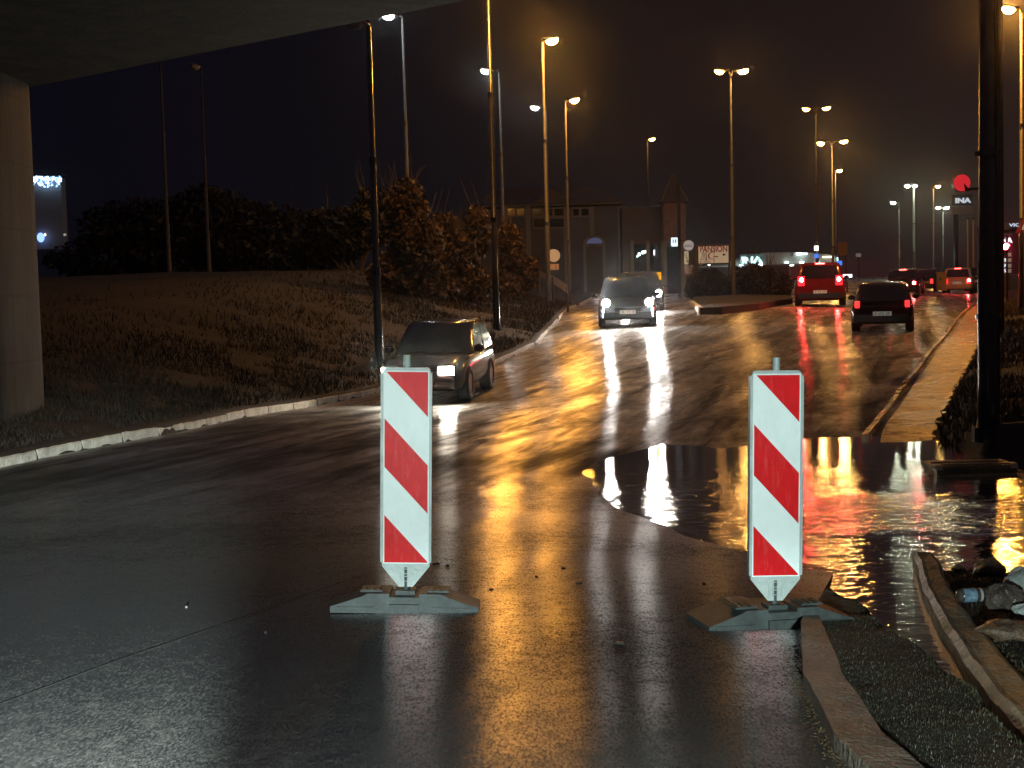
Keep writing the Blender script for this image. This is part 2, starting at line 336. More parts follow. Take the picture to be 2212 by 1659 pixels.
    nearc = math_('MULTIPLY', rng_(g1_, 0, 1, .6, 6.0), g2_)
    farc = math_('MULTIPLY', rng_(st_, 0, 1, .30, 1.15), rng_(st2, 0, 1, .55, 1.15))
    lrg = rng_(big, .35, .62, .55, 1.15)
    mxn = n.new('ShaderNodeMix'); mxn.data_type = 'FLOAT'; l.new(farw, mxn.inputs[0]); l.new(nearc, mxn.inputs[2]); l.new(farc, mxn.inputs[3])
    cov = math_('MULTIPLY', mxn.outputs[0], lrg)
    fac = math_('MINIMUM', math_('MULTIPLY', fr.outputs[0], cov), 1.0)
    ms = n.new('ShaderNodeMixShader'); l.new(fac, ms.inputs[0]); gw = n.new('ShaderNodeBsdfAnisotropic'); gw.distribution = 'GGX'; gw.inputs['Color'].default_value = (.9, .9, .9, 1); gw.inputs['Roughness'].default_value = .56; l.new(bp.outputs[0], gw.inputs['Normal'])
    mg = n.new('ShaderNodeMixShader'); l.new(rng_(sp.outputs['Y'], 6, 16, .05, .36), mg.inputs[0]); l.new(gl.outputs[0], mg.inputs[1]); l.new(gw.outputs[0], mg.inputs[2])
    l.new(df.outputs[0], ms.inputs[1]); l.new(mg.outputs[0], ms.inputs[2])
    l.new(ms.outputs[0], n['Material Output'].inputs['Surface']); n.remove(b)
    return m
def water_material():
    m = bpy.data.materials.new('standing_water'); m.use_nodes = True
    n = m.node_tree.nodes; l = m.node_tree.links; b = n['Principled BSDF']
    t = n.new('ShaderNodeTexCoord')
    sp = n.new('ShaderNodeSeparateXYZ'); l.new(t.outputs['Object'], sp.inputs[0])
    def nz(scale, sc, det, rot=0, dist=0):
        mp = n.new('ShaderNodeMapping'); mp.inputs['Scale'].default_value = sc; mp.inputs['Rotation'].default_value = (0, 0, rot)
        l.new(t.outputs['Object'], mp.inputs[0]); x = n.new('ShaderNodeTexNoise'); x.inputs['Scale'].default_value = scale
        x.inputs['Detail'].default_value = det; x.inputs['Distortion'].default_value = dist
        l.new(mp.outputs[0], x.inputs['Vector']); return x.outputs['Fac']
    def mth(op, a, b_, c=None):
        x = n.new('ShaderNodeMath'); x.operation = op
        for i, v in enumerate((a, b_, c)):
            if v is None: continue
            if isinstance(v, (int, float)): x.inputs[i].default_value = v
            else: l.new(v, x.inputs[i])
        return x.outputs[0]
    def mr_(v, a, b_, c, d, st='SMOOTHSTEP'):
        x = n.new('ShaderNodeMapRange'); x.interpolation_type = st
        x.inputs[1].default_value = a; x.inputs[2].default_value = b_; x.inputs[3].default_value = c; x.inputs[4].default_value = d
        l.new(v, x.inputs[0]); return x.outputs[0]
    # running water crosses the pond where the gutter discharges: choppy band around y = 10.4 m
    wob = mth('MULTIPLY', nz(.8, (1, .3, 1), 2), 1.6)
    yy = mth('ADD', sp.outputs['Y'], wob)
    band = mth('MULTIPLY', mr_(yy, 10.3, 10.7, 0, 1), mr_(yy, 12.0, 12.5, 1, 0))
    bandx = mr_(sp.outputs['X'], 1.6, 3.1, 0, 1)
    chop = mth('MULTIPLY', band, bandx)
    near = mr_(yy, 15.5, 12.5, 0.0, 1.0)
    amp = mth('ADD', mth('MULTIPLY', chop, .050), mth('ADD', mth('MULTIPLY', near, .0085), .0018))
    h = mth('ADD', mth('MULTIPLY', nz(9, (.40, 1.0, 1), 3, 0, .5), 1.0), mth('MULTIPLY', nz(26, (.35, .8, 1), 2), .35))
    h = mth('MULTIPLY', h, amp)
    bp = n.new('ShaderNodeBump'); bp.inputs['Strength'].default_value = 1; bp.inputs['Distance'].default_value = 1
    l.new(h, bp.inputs['Height'])
    tg = n.new('ShaderNodeCombineXYZ'); tg.inputs[0].default_value = 1
    gl = n.new('ShaderNodeBsdfAnisotropic'); gl.distribution = 'BECKMANN'; gl.inputs['Roughness'].default_value = .14; gl.inputs['Anisotropy'].default_value = .70; gl.inputs['Color'].default_value = (1, 1, 1, 1)
    l.new(mr_(chop, 0, 1, .10, .16, 'LINEAR'), gl.inputs['Roughness']); l.new(mr_(chop, 0, 1, .70, .30, 'LINEAR'), gl.inputs['Anisotropy'])
    l.new(tg.outputs[0], gl.inputs['Tangent']); l.new(bp.outputs[0], gl.inputs['Normal'])
    df = n.new('ShaderNodeBsdfDiffuse'); df.inputs['Color'].default_value = (.010, .009, .007, 1)
    fr = n.new('ShaderNodeFresnel'); fr.inputs['IOR'].default_value = 1.4; l.new(bp.outputs[0], fr.inputs['Normal'])
    ms = n.new('ShaderNodeMixShader'); l.new(fr.outputs[0], ms.inputs[0]); l.new(df.outputs[0], ms.inputs[1]); l.new(gl.outputs[0], ms.inputs[2])
    l.new(ms.outputs[0], n['Material Output'].inputs['Surface']); n.remove(b)
    return m
def ground_material():
    m = mat('wet_earth_and_grass', (0.015, 0.0115, 0.007), 0.85, 0, 0.65, 1.7, 1.0, 16); return m
ROAD = road_material(); WATER = water_material()
ys = np.unique(np.r_[np.linspace(-8, 3, 12), np.arange(3, 9.5, .045), np.arange(9.5, 20, .14), np.arange(20, 60, .5), np.arange(60, 130, 2), np.arange(130, 261, 13)])
def gx(y):
    xl, xr = float(XL(y)), float(XR(y))
    a = xl - np.r_[np.geomspace(80, .25, 46), .12, .03, 0.0, -.04]
    mid = np.linspace(xl+.3, xr-.3, 14)
    b = xr + np.r_[-.04, 0, np.arange(.03, 3.0, .045), np.geomspace(3.05, 60, 40)]
    return np.r_[a, mid, b]
gnd = grid_mesh('ground', gx, ys, verge, ground_material()); tag(gnd, None, None, kind='structure')
ysr = np.unique(np.r_[np.linspace(-8, 3, 10), np.arange(3, 20, .12), np.arange(20, 70, .4), np.arange(70, 260, 4)])
road = grid_mesh('road', lambda y: np.linspace(float(XL(y)), float(XR(y)), 110), ysr, lambda x, y: gz(x, y) + .005*noise2(x, y, 2.2, 91)*smooth((y-7)/3) + .0045*noise2(x, y, 7, 92)*smooth((y-7)/3)*smooth((20-y)/4), ROAD); tag(road, None, None, kind='structure')
# far horizon sheet
mb = MB(); mb.add([(-1500, 240, -.8), (1500, 240, -.8), (1500, 1500, -.8), (-1500, 1500, -.8)], [(0, 1, 2, 3)])
mb.add([(-1500, -60, -1.5), (1500, -60, -1.5), (1500, 240, -1.5), (-1500, 240, -1.5)], [(0, 1, 2, 3)])
tag(mb.build('terrain', mat('far_ground', (.04, .035, .025), .8, 0, .4, .05)), None, None, kind='structure')
# puddle: one level sheet, its outline made by the ground that rises out of it
def wl_pts(pix): return [gpl(x, y, PD) for x, y in pix]
outer = wl_pts([(1215,1060),(1235,1010),(1400,968),(1430,958),(1560,968),(1740,948),(1895,938),(2015,926),(2120,930),(2300,960),(2500,1050),(2700,1300),(2620,1750),(2330,1900),(2100,1900)])
inner = wl_pts([(1960,1640),(1860,1480),(1790,1335),(1752,1290),(1720,1240),(1660,1190),(1600,1190),(1500,1165),(1400,1150),(1300,1130),(1222,1100)])
mb = MB(); pp = [(p.x, p.y, WZ) for p in outer+inner]
# densify outline with small wobble
dens = []
for i in range(len(pp)):
    a, b = Vector(pp[i]), Vector(pp[(i+1) % len(pp)]); nn = max(2, int((b-a).length/.04))
    for k_ in range(nn):
        q = a.lerp(b, k_/nn); w_ = .05*float(noise2(q.x, q.y, 3.5, 77)) + .035*float(noise2(q.x, q.y, 11, 78)) + .03*float(noise2(q.x, q.y, 37, 79)); dens.append((q.x+w_, q.y+w_*1.6, WZ))
mb.add(dens, [tuple(range(len(dens)))]); pud = mb.build('water', WATER); tag(pud, None, None, kind='structure')

# ------------------------------------------------------------------ kerbs and pavement
def strip(name, pts_left, pts_right, top, mtl, face=.12, n=6, seg=.0):
    """raised band between two world polylines; pts: list of (x,y); top: f(x,y)->z"""
    mb = MB(); Ln = len(pts_left); V = []
    for a, b in zip(pts_left, pts_right):
        for j in range(n+1):
            x = a[0]+(b[0]-a[0])*j/n; y = a[1]+(b[1]-a[1])*j/n; V.append((x, y, top(x, y)))
    F = [(i*(n+1)+j, i*(n+1)+j+1, (i+1)*(n+1)+j+1, (i+1)*(n+1)+j) for i in range(Ln-1) for j in range(n)]
    o = len(V)
    for a in pts_left: V.append((a[0], a[1], top(a[0], a[1])-face-.05))
    F += [(i*(n+1), (i+1)*(n+1), o+i+1, o+i) for i in range(Ln-1)]
    o2 = len(V)
    for a in pts_right: V.append((a[0], a[1], top(a[0], a[1])-face-.05))
    F += [((i+1)*(n+1)+n, i*(n+1)+n, o2+i, o2+i+1) for i in range(Ln-1)]
    mb.add(V, F); return mb.build(name, mtl, smooth=False)
# left kerb: individual stones with open joints
kb = MB(); y = -6.0; kk = 0
while y < 100:
    ln = .95 if y < 60 else 2.4
    x0, x1 = float(XL(y)), float(XL(y+ln)); z0, z1 = g1(x0, y), g1(x1, y+ln)
    hh = .115 + random.uniform(-.012, .012)
    d = Vector((x1-x0, ln, 0)).normalized(); nrm = Vector((-d.y, d.x, 0))
    w = .15; g = .018; a = Vector((x0, y, z0)) + d*g; b = Vector((x1, y+ln, z1)) - d*g
    if random.random() < .12 and y > 20: hh *= .4
    prof = [(0.0, -.2), (0.0, hh-.02), (.018, hh), (w, hh), (w, -.2)]
    m_ = 5; vs = []; nseg = 8
    for s_ in range(nseg+1):
        p = a.lerp(b, s_/nseg)
        for q in prof: vs.append(p + nrm*(q[0]+.012*float(noise2(p.y, p.x, 18, 5))) + Vector((0, 0, q[1]+(.009*float(noise2(p.x, p.y, 23, 6)) if q[1] > 0 else 0))))
    fs = [(i*m_+j, (i+1)*m_+j, (i+1)*m_+j+1, i*m_+j+1) for i in range(nseg) for j in range(m_-1)] + [tuple(range(m_)), tuple(nseg*m_+j for j in range(m_-1, -1, -1))]
    kb.add(vs, fs); y += ln; kk += 1
tag(kb.build('kerb', M['kerb']), None, None, kind='structure')
# concrete pavement strip on the right beyond the pond, with transverse ridges
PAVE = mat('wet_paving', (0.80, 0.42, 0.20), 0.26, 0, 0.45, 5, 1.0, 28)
yl = np.r_[np.arange(14.5, 30, .11), np.arange(30, 75, .35)]
lft = [(float(XR(y))+.05, y) for y in yl]; wd = lambda y: .60 + .04*float(noise2(y, y*0, 5, 2)) + .014*(y-15)
rgt = [(float(XR(y))+.05+wd(y) + .10*float(noise2(y, 0*y, 17, 3)), y) for y in yl]
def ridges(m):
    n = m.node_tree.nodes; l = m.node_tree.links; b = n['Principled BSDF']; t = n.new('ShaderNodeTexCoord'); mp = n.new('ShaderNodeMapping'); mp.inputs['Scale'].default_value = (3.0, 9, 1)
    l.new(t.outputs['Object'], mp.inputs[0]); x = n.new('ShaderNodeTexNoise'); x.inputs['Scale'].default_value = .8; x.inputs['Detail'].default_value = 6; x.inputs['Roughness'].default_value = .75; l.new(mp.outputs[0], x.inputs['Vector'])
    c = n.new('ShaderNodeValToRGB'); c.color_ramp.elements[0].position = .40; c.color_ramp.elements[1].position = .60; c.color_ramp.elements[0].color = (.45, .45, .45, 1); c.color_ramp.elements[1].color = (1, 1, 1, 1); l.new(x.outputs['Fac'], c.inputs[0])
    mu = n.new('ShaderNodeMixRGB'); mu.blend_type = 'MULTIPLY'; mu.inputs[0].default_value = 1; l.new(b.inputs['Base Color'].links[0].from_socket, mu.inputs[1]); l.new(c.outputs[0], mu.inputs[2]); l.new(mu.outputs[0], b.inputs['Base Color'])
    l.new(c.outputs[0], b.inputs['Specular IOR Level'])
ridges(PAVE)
def ptop(x, y):
    s = (y % 1.3)/1.3
    if y < 16.6: k = float(smooth((y-14.5)/2.1)); return (WZ-.06)*(1-k) + k*(g1(min(x, float(XR(y))+.05), y) + .075 + .012*float(noise2(x, y, 14, 9))) + .022*float(noise2(x, y, 5, 19))
    return g1(min(x, float(XR(y))+.05), y) + .075 + .012*float(noise2(x, y, 14, 9)) + (.012 if s < .08 else 0) + .05*max(0, x-float(XR(y))-.6)*0
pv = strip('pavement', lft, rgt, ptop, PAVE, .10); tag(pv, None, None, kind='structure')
# low kerb line beside that pavement
kb2 = MB()
yy_ = 15.9
while yy_ < 60:
    ln = .5 if yy_ < 30 else 1.5
    a = Vector((float(XR(yy_))-.18, yy_+.02, g1(float(XR(yy_)), yy_))); b = Vector((float(XR(yy_+ln))-.18, yy_+ln-.02, g1(float(XR(yy_+ln)), yy_+ln)))
    h_ = .05+random.uniform(-.015, .02)
    d = (b-a).normalized(); nn_ = Vector((d.y, -d.x, 0)); vs = []
    for p in (a, b):
        for q in ((0, -.1), (0, h_-.01), (.012, h_), (.08, h_), (.09, -.1)): vs.append(p+nn_*q[0]+Vector((0, 0, q[1])))
    kb2.add(vs, [(0, 1, 2, 3, 4), (9, 8, 7, 6, 5)] + [(j, j+5, j+6, j+1) for j in range(4)])
    yy_ += ln
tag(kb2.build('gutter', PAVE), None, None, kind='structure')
# near kerb band at lower right
yl = np.arange(2.8, 6.75, .06)
bw = lambda y: float(np.interp(y, [2.8, 4.7, 5.5, 6.4, 6.8], [.20, .16, .15, .09, .03]))
lft = [(float(XR(y)), y) for y in yl]; rgt = [(float(XR(y))+bw(y), y) for y in yl]
nb = strip('kerb', lft, rgt, lambda x, y: g1(float(XR(y)), y)+.062+.006*float(noise2(x, y, 30, 3)) , mat('near_kerb_stone', (.13, .105, .08), .45, 0, .45, 6, 1.0, 40), .06, 3)
tag(nb, None, None, kind='structure')
# open joint between two asphalt lanes, and a patch edge
def seam(pix, w, D=1.655):
    q = [gp(x, y, D) for x, y in pix]; m = MB(); pts_ = []
    for a, b in zip(q[:-1], q[1:]):
        nn_ = max(2, int((b-a).length/.06))
        for k in range(nn_): pts_.append(a.lerp(b, k/nn_))
    pts_.append(q[-1]); v = []
    for i, p in enumerate(pts_):
        d = (pts_[min(i+1, len(pts_)-1)]-pts_[max(i-1, 0)]).normalized(); nr = Vector((-d.y, d.x, 0)); e_ = min(1, (len(pts_)-1-i)/25, (i+2)/8); ww = w*e_*(1+.5*float(noise2(p.x, p.y, 19, 61))); o_ = .012*float(noise2(p.x, p.y, 4, 62))
        for sg in (-1, 1): x = p.x+nr.x*(o_+sg*ww/2); y = p.y+nr.y*(o_+sg*ww/2); v.append((x, y, g1(x, y)+.004))
    m.add(v, [(2*i, 2*i+1, 2*i+3, 2*i+2) for i in range(len(pts_)-1)]); return tag(m.build('road_joint', JOINT), None, None, kind='structure')
JOINT = mat('open_joint', (.008, .008, .008), .8)
seam([(-60, 1565), (0, 1532), (330, 1404), (520, 1330), (700, 1250), (840, 1185)], .016)
seam([(1020, 1308), (1150, 1300), (1300, 1304), (1500, 1300)], .008)
# ------------------------------------------------------------------ traffic beacon boards
PLX = {}
def beacon(cx_top, y_top, cx_bot, y_bot, Y, label, rz=0.0, tilt=0.0, frz=0.0, fd=0.0):
    """top/bottom centre pixels of the 0.25 x 1.0 m board"""
    base = pt(cx_bot, y_bot, Y)
    zg = g1(base.x, Y)
    t = thing('traffic_beacon', (base.x, Y, zg), label, 'beacon board', 'red and white beacon boards on rubber feet', rz); t.rotation_euler = (0, tilt, rz)
    H = 1.02; Wd = .242; z0 = base.z - zg          # bottom of the rectangular panel
    # shell: rounded plastic panel
    r = .022; pr = []
    for cx_, cz_, a0 in ((Wd/2-r, H-r, 0), (-Wd/2+r, H-r, 90)):
        for k in range(5): a = R(a0+k*22.5); pr.append((cx_+r*math.cos(a), z0+cz_+r*math.sin(a)))
    pr += [(-Wd/2, z0+.005), (-.036, z0-.100), (.036, z0-.100), (Wd/2, z0+.005)]
    s = MB().prism(pr[::-1], -.018, .018); s.build('panel', M['plastic'], t)
    # side rims (slightly proud)
    s = MB(); s.box((-Wd/2-.003, 0, z0+H/2), (.012, .046, H-.05)); s.build('rim', M['plastic'], t); s = MB(); s.box((Wd/2+.003, 0, z0+H/2), (.012, .046, H-.05)); s.build('rim', M['plastic'], t)
    # tongue details
    s = MB(); s.box((-.03, -.0205, z0-.038), (.006, .006, .075)); s.box((.03, -.0205, z0-.038), (.006, .006, .075))
    for zz in (z0-.020, z0-.058):
        s.box((0, -.0205, zz+.012), (.026, .006, .003)); s.box((0, -.0205, zz-.012), (.026, .006, .003)); s.box((-.013, -.0205, zz), (.003, .006, .024)); s.box((.013, -.0205, zz), (.003, .006, .024))
    s.box((-.068, -.0195, z0-.012), (.06, .005, .004), 0); s.box((.068, -.0195, z0-.012), (.06, .005, .004), 0)
    s.build('moulding', M['plastic'], t)
    # sheeting: white backing and three red bars
    fw = Wd-.010; fh = H-.034; zc = z0+H/2+.002
    s = MB().box((0, -.0190, zc), (fw, .0015, fh)); s.build('white_sheeting', SHW, t)
    x0, x1 = -fw/2+.006, fw/2-.006; zt = zc+fh/2-.007; zb = zc-fh/2+.006
    sl = .238; p_ = (zt-zb)
    def clip(poly):
        out = poly
        for ax, v, sg in ((1, zt, -1), (1, zb, 1)):
            res = []
            for i in range(len(out)):
                a, b = out[i], out[(i+1) % len(out)]; ia = (a[ax]-v)*sg >= 0; ib = (b[ax]-v)*sg >= 0
                if ia: res.append(a)
                if ia != ib: k = (v-a[ax])/(b[ax]-a[ax]); res.append((a[0]+(b[0]-a[0])*k, a[1]+(b[1]-a[1])*k))
            out = res
        return out
    w_ = .2465
    for i in range(3):
        zl = zt + .010 - i*2*w_ + 0.2465*0      # left edge top of the bar
        poly = clip([(x0, zl), (x1, zl-sl), (x1, zl-sl-w_ if False else zl-sl+w_), (x0, zl+w_)])
        if len(poly) > 2:
            q = MB().prism(poly, -.0215, -.0200); q.build('red_stripe', SHR, t)
    # tube on top
    s = MB().tube([(0, .0, z0+H-.01), (0, .0, z0+H+.062)], .0178, 16); s.build('tube', M['plastic'], t)
    # rubber foot
    f = MB(); L = .75; hb = z0-.082
    hb = max(.08, min(.10, hb))
    side = [(-L/2, .0), (-L/2, .032), (-L/2+.16, hb-.015), (-L/2+.19, hb), (-.075, hb), (-.075, hb-.018), (.075, hb-.018), (.075, hb), (L/2-.19, hb), (L/2-.16, hb-.015), (L/2, .032), (L/2, 0)]
    f.prism(side[::-1], -.10, .10+fd)
    # recessed middle, clasp and ribs
    f.box((0, -.106, .024), (.15, .022, .048)); f.box((-.17, 0, hb+.004), (.11, .12, .010)); f.box((.17, 0, hb+.004), (.11, .12, .010))
    for q in (-.205, -.17, -.135, .135, .17, .205): f.box((q, 0, hb+.010), (.012, .10, .006))
    f.box((-.24, -.102, .018), (.2, .010, .030)); f.box((.24, -.102, .018), (.2, .010, .030))
    f.box((0, 0, hb-.01), (.10, .09, .03))
    fo = f.build('foot', M['rubber'], t); fo.rotation_euler = (0, 0, frz)
    s = MB().tube([(0, .0, hb-.02), (0, .0, z0)], .02, 12); s.build('socket', M['rubber'], t)
    return t
SHW = mat('white_sheeting', (0.80, 0.88, 0.86), 0.35, 0, 0.05, 9)
SHR = mat('red_sheeting', (0.62, 0.006, 0.009), 0.4, 0, 0.10, 14)
def wear(m, dark):   # water streaks and scuffs
    n = m.node_tree.nodes; l = m.node_tree.links; b = n['Principled BSDF']
    t = n.new('ShaderNodeTexCoord'); mp = n.new('ShaderNodeMapping'); mp.inputs['Scale'].default_value = (26, 26, 5)
    l.new(t.outputs['Object'], mp.inputs[0]); x = n.new('ShaderNodeTexNoise'); x.inputs['Scale'].default_value = 1.4; x.inputs['Detail'].default_value = 8; x.inputs['Roughness'].default_value = .75
    l.new(mp.outputs[0], x.inputs['Vector']); c = n.new('ShaderNodeValToRGB'); c.color_ramp.elements[0].position = .52; c.color_ramp.elements[1].position = .70
    c.color_ramp.elements[0].color = (0, 0, 0, 1); c.color_ramp.elements[1].color = (.28, .28, .28, 1)
    l.new(x.outputs['Fac'], c.inputs[0]); mxx = n.new('ShaderNodeMixRGB'); mxx.inputs[2].default_value = dark
    l.new(c.outputs[0], mxx.inputs[0])
    src = b.inputs['Base Color'].links[0].from_socket; l.new(src, mxx.inputs[1]); l.new(mxx.outputs[0], b.inputs['Base Color'])
wear(SHW, (.55, .60, .55, 1)); wear(SHR, (.70, .16, .14, 1))
for m_ in (SHW, SHR): m_.node_tree.nodes['Principled BSDF'].inputs['Specular IOR Level'].default_value = .12
beacon(876, 797, 874, 1224, 6.90, 'striped beacon board in front of the dark car with the lit headlight', R(-1.0), R(2.0))
beacon(1673, 803, 1671, 1252, 6.56, 'striped beacon board beside the flooded part, its foot touching the kerb', R(3), R(1.2), R(10), .12)

# ------------------------------------------------------------------ street lamps
LAMPG = 'street lamps along the road'
def pole_xy(px, py, Y): p = pt(px, py, Y); return p
def street_lamp(Y, top, heads, lens, label, base=None, r0=.085, r1=.045, pole='steel', htop=None, collar=(), group=LAMPG, double=False, size=1.0, zbase=None):
    p = pt(top[0], top[1], Y); x = p.x
    zg = zbase if zbase is not None else float(verge(np.array([x]), np.array([Y]))[0]) - .05
    if zbase is None: zg = max(zg, -2.5)
    H = (htop if htop is not None else p.z) - zg
    t = thing('street_lamp', (x, Y, zg), label, 'street lamp', group)
    rr = lambda k: r0 + (r1-r0)*k
    zs = [0, .02, .30, .30, .62, .62, 1.0]; rs = [r0*1.25, r0*1.2, rr(.3)*1.1, rr(.3)*.96, rr(.6)*1.02, rr(.6)*.9, r1]
    m = MB().tube([(0, 0, H*k + (.004*i)) for i, k in enumerate(zs)], rs, 12); m.build('pole', M[pole], t, smooth=True)
    MB().tube([(0, 0, 0), (0, 0, .35)], r0*1.5, 12).build('foot', M[pole], t)
    for c in (.30, .62): MB().tube([(0, 0, H*c-.06), (0, 0, H*c+.08)], rr(c)*1.22, 12).build('collar', M[pole], t)
    for (hx, hy, *yo) in heads:
        dy = yo[0] if yo else -.25
        q = pt(hx, hy, Y+dy); d = Vector((q.x-x, dy, q.z-zg))
        top_ = Vector((0, 0, H))
        dirv = Vector((d.x, dy, 0));
        if dirv.length < .05: dirv = Vector((.2, -.2, 0))
        dn = dirv.normalized()
        start = Vector((0, 0, H-.02)); end = d - dn*.25*size + Vector((0, 0, .09*size))
        mid = Vector(((start.x+end.x)*.35, (start.y+end.y)*.35, max(start.z, end.z)+.04))
        MB().tube([start, start.lerp(mid, .7), mid, end.lerp(mid, .25), end], [r1*.8]*5, 8).build('arm', M[pole], t, smooth=True)
        ang = math.atan2(dn.y, dn.x); xf = Matrix.Translation(d) @ Matrix.Rotation(ang, 4, 'Z') @ Matrix.Rotation(R(-6), 4, 'Y')
        h = MB(); s = size
        # cobra-head housing: lofted rings along x
        secs = [(-.34, .05, .04), (-.20, .10, .07), (.05, .15, .10), (.26, .12, .08), (.36, .04, .03)]
        vs = []; n_ = 10
        for (sx_, wy, hz) in secs:
            for j in range(n_):
                a = 2*math.pi*j/n_; vs.append((sx_*s, wy*math.cos(a)*s, (.055+hz*max(-.25, math.sin(a)))*s))
        fs = [(i*n_+j, i*n_+(j+1) % n_, (i+1)*n_+(j+1) % n_, (i+1)*n_+j) for i in range(len(secs)-1) for j in range(n_)] + [tuple(range(n_-1, -1, -1)), tuple((len(secs)-1)*n_+j for j in range(n_))]
        h.add(vs, fs); ho = h.build('lamp_head', M['housing'], t, smooth=True, xf=xf)
        lm = lens[heads.index((hx, hy, *yo))] if isinstance(lens, list) else lens
        MB().ell((.06*s, 0, .03*s), (.25*s, .15*s, .17*s), 14, 6, half=1).build('lens', M[lm], ho, smooth=True, xf=xf)
    return t
street_lamp(53, (1172, 93), [(1190, 89)], 'sodium', 'taller orange-glowing street lamp left of the road, above the round beige sign back', zbase=.75+KS*50)
street_lamp(70, (1221, 219), [(1239, 217)], 'sodium_two', 'street lamp with an orange glow, right behind the round white sign back')
street_lamp(98, (1398, 298), [(1407, 301)], 'sodium_soft', 'street lamp with a dim orange head standing before the large old house')
street_lamp(65, (1578, 170), [(1556, 155), (1603, 154)], ['sodium_soft', 'sodium_mid'], 'two-armed orange street lamp next to the white billboard, tallest of the median', r0=.1)
street_lamp(83, (1762, 250), [(1743, 236), (1783, 234)], 'sodium_soft', 'two-armed street lamp with dim orange heads, standing above the red car', r0=.1)
street_lamp(102, (1797, 315), [(1774, 310), (1821, 306)], 'sodium_far', 'two-armed street lamp with two bright orange heads, behind the one above the red car', r0=.1)
street_lamp(128, (1804, 372), [(1812, 369, .2)], 'sodium_far', 'distant orange street lamp just under the two-armed bright pair', r0=.07)
street_lamp(155, (1942, 452), [(1930, 438)], 'ledfar', 'distant yellow-white street lamp with one head, leftmost over the dark cars', r0=.12, size=1.1)
street_lamp(150, (1974, 408), [(1961, 402), (1976, 402)], 'ledfar', 'distant tall yellow-white street lamp with two close heads', r0=.17, r1=.1, size=1.1)
street_lamp(155, (2016, 408), [(2025, 403)], 'sodium_far', 'distant orange street lamp left of the dim red traffic signal', r0=.1)
street_lamp(200, (2037, 458), [(2028, 449), (2043, 449)], 'ledfar', 'distant yellow-white street lamp with two heads, lowest one, by the tall price totem', r0=.14, size=1.3)
street_lamp(48, (2206, 28), [(2181, 21)], 'sodium_near', 'street lamp with an orange glow at the right edge of the picture', zbase=.1+KS*50)
street_lamp(52, (869, 40), [(841, 35)], 'led', 'white street lamp highest on the left, shining over the bushes', zbase=1.2+KS*50)
street_lamp(65, (1078, 157), [(1052, 154)], 'led', 'white street lamp between the two others on the left, beside the tall dark pole', zbase=1.4+KS*50)
street_lamp(81, (1179, 236), [(1157, 233)], 'led', 'white street lamp farthest away, its head left of the orange lamp pole', zbase=1.3+KS*50)
street_lamp(58, (343, 60), [(330, 56)], 'off', 'unlit street lamp, left one of the pair over the dark hillside', zbase=1.3, r0=.1)
street_lamp(62, (434, 150), [(424, 146)], 'off', 'unlit street lamp, right one of the pair over the dark hillside', zbase=1.3, r0=.1)
street_lamp(31, (796, 60), [(770, 52)], 'off', 'unlit street lamp on a dark pole rising behind the left beacon board', zbase=-.15, pole='darkpole', r0=.085, r1=.06)
street_lamp(40, (1051, -120), [(1075, -128)], 'sodium_tall', 'tall street lamp whose pole top glows orange, its head out of the picture', zbase=.35, pole='darkpole', r0=.085, r1=.055)

# ------------------------------------------------------------------ overpass at the left
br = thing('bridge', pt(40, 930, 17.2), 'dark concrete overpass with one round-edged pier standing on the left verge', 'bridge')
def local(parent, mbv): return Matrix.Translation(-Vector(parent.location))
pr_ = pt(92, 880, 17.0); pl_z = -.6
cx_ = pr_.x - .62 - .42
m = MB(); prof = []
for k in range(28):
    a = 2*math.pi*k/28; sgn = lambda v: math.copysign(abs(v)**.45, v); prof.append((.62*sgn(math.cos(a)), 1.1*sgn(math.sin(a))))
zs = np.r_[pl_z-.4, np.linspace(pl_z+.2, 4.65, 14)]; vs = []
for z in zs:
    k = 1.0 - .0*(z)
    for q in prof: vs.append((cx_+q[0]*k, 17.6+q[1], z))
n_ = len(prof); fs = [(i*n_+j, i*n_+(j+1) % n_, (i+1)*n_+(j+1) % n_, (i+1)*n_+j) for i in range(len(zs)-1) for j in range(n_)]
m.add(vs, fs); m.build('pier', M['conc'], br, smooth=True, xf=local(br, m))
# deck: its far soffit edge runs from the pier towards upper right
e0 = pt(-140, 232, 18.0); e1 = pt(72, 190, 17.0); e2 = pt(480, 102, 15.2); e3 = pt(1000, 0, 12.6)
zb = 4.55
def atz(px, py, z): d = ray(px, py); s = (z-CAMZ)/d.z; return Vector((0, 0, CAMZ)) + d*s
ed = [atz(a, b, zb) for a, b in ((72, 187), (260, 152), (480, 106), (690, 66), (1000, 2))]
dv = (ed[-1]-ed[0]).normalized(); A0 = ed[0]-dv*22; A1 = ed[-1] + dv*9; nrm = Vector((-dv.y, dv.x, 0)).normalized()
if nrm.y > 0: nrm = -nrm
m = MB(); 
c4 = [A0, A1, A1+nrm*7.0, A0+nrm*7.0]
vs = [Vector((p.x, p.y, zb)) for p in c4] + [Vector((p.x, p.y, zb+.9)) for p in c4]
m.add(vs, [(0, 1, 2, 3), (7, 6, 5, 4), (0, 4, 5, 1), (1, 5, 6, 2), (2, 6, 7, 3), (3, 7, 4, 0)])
m.build('deck', M['conc'], br, xf=local(br, m))
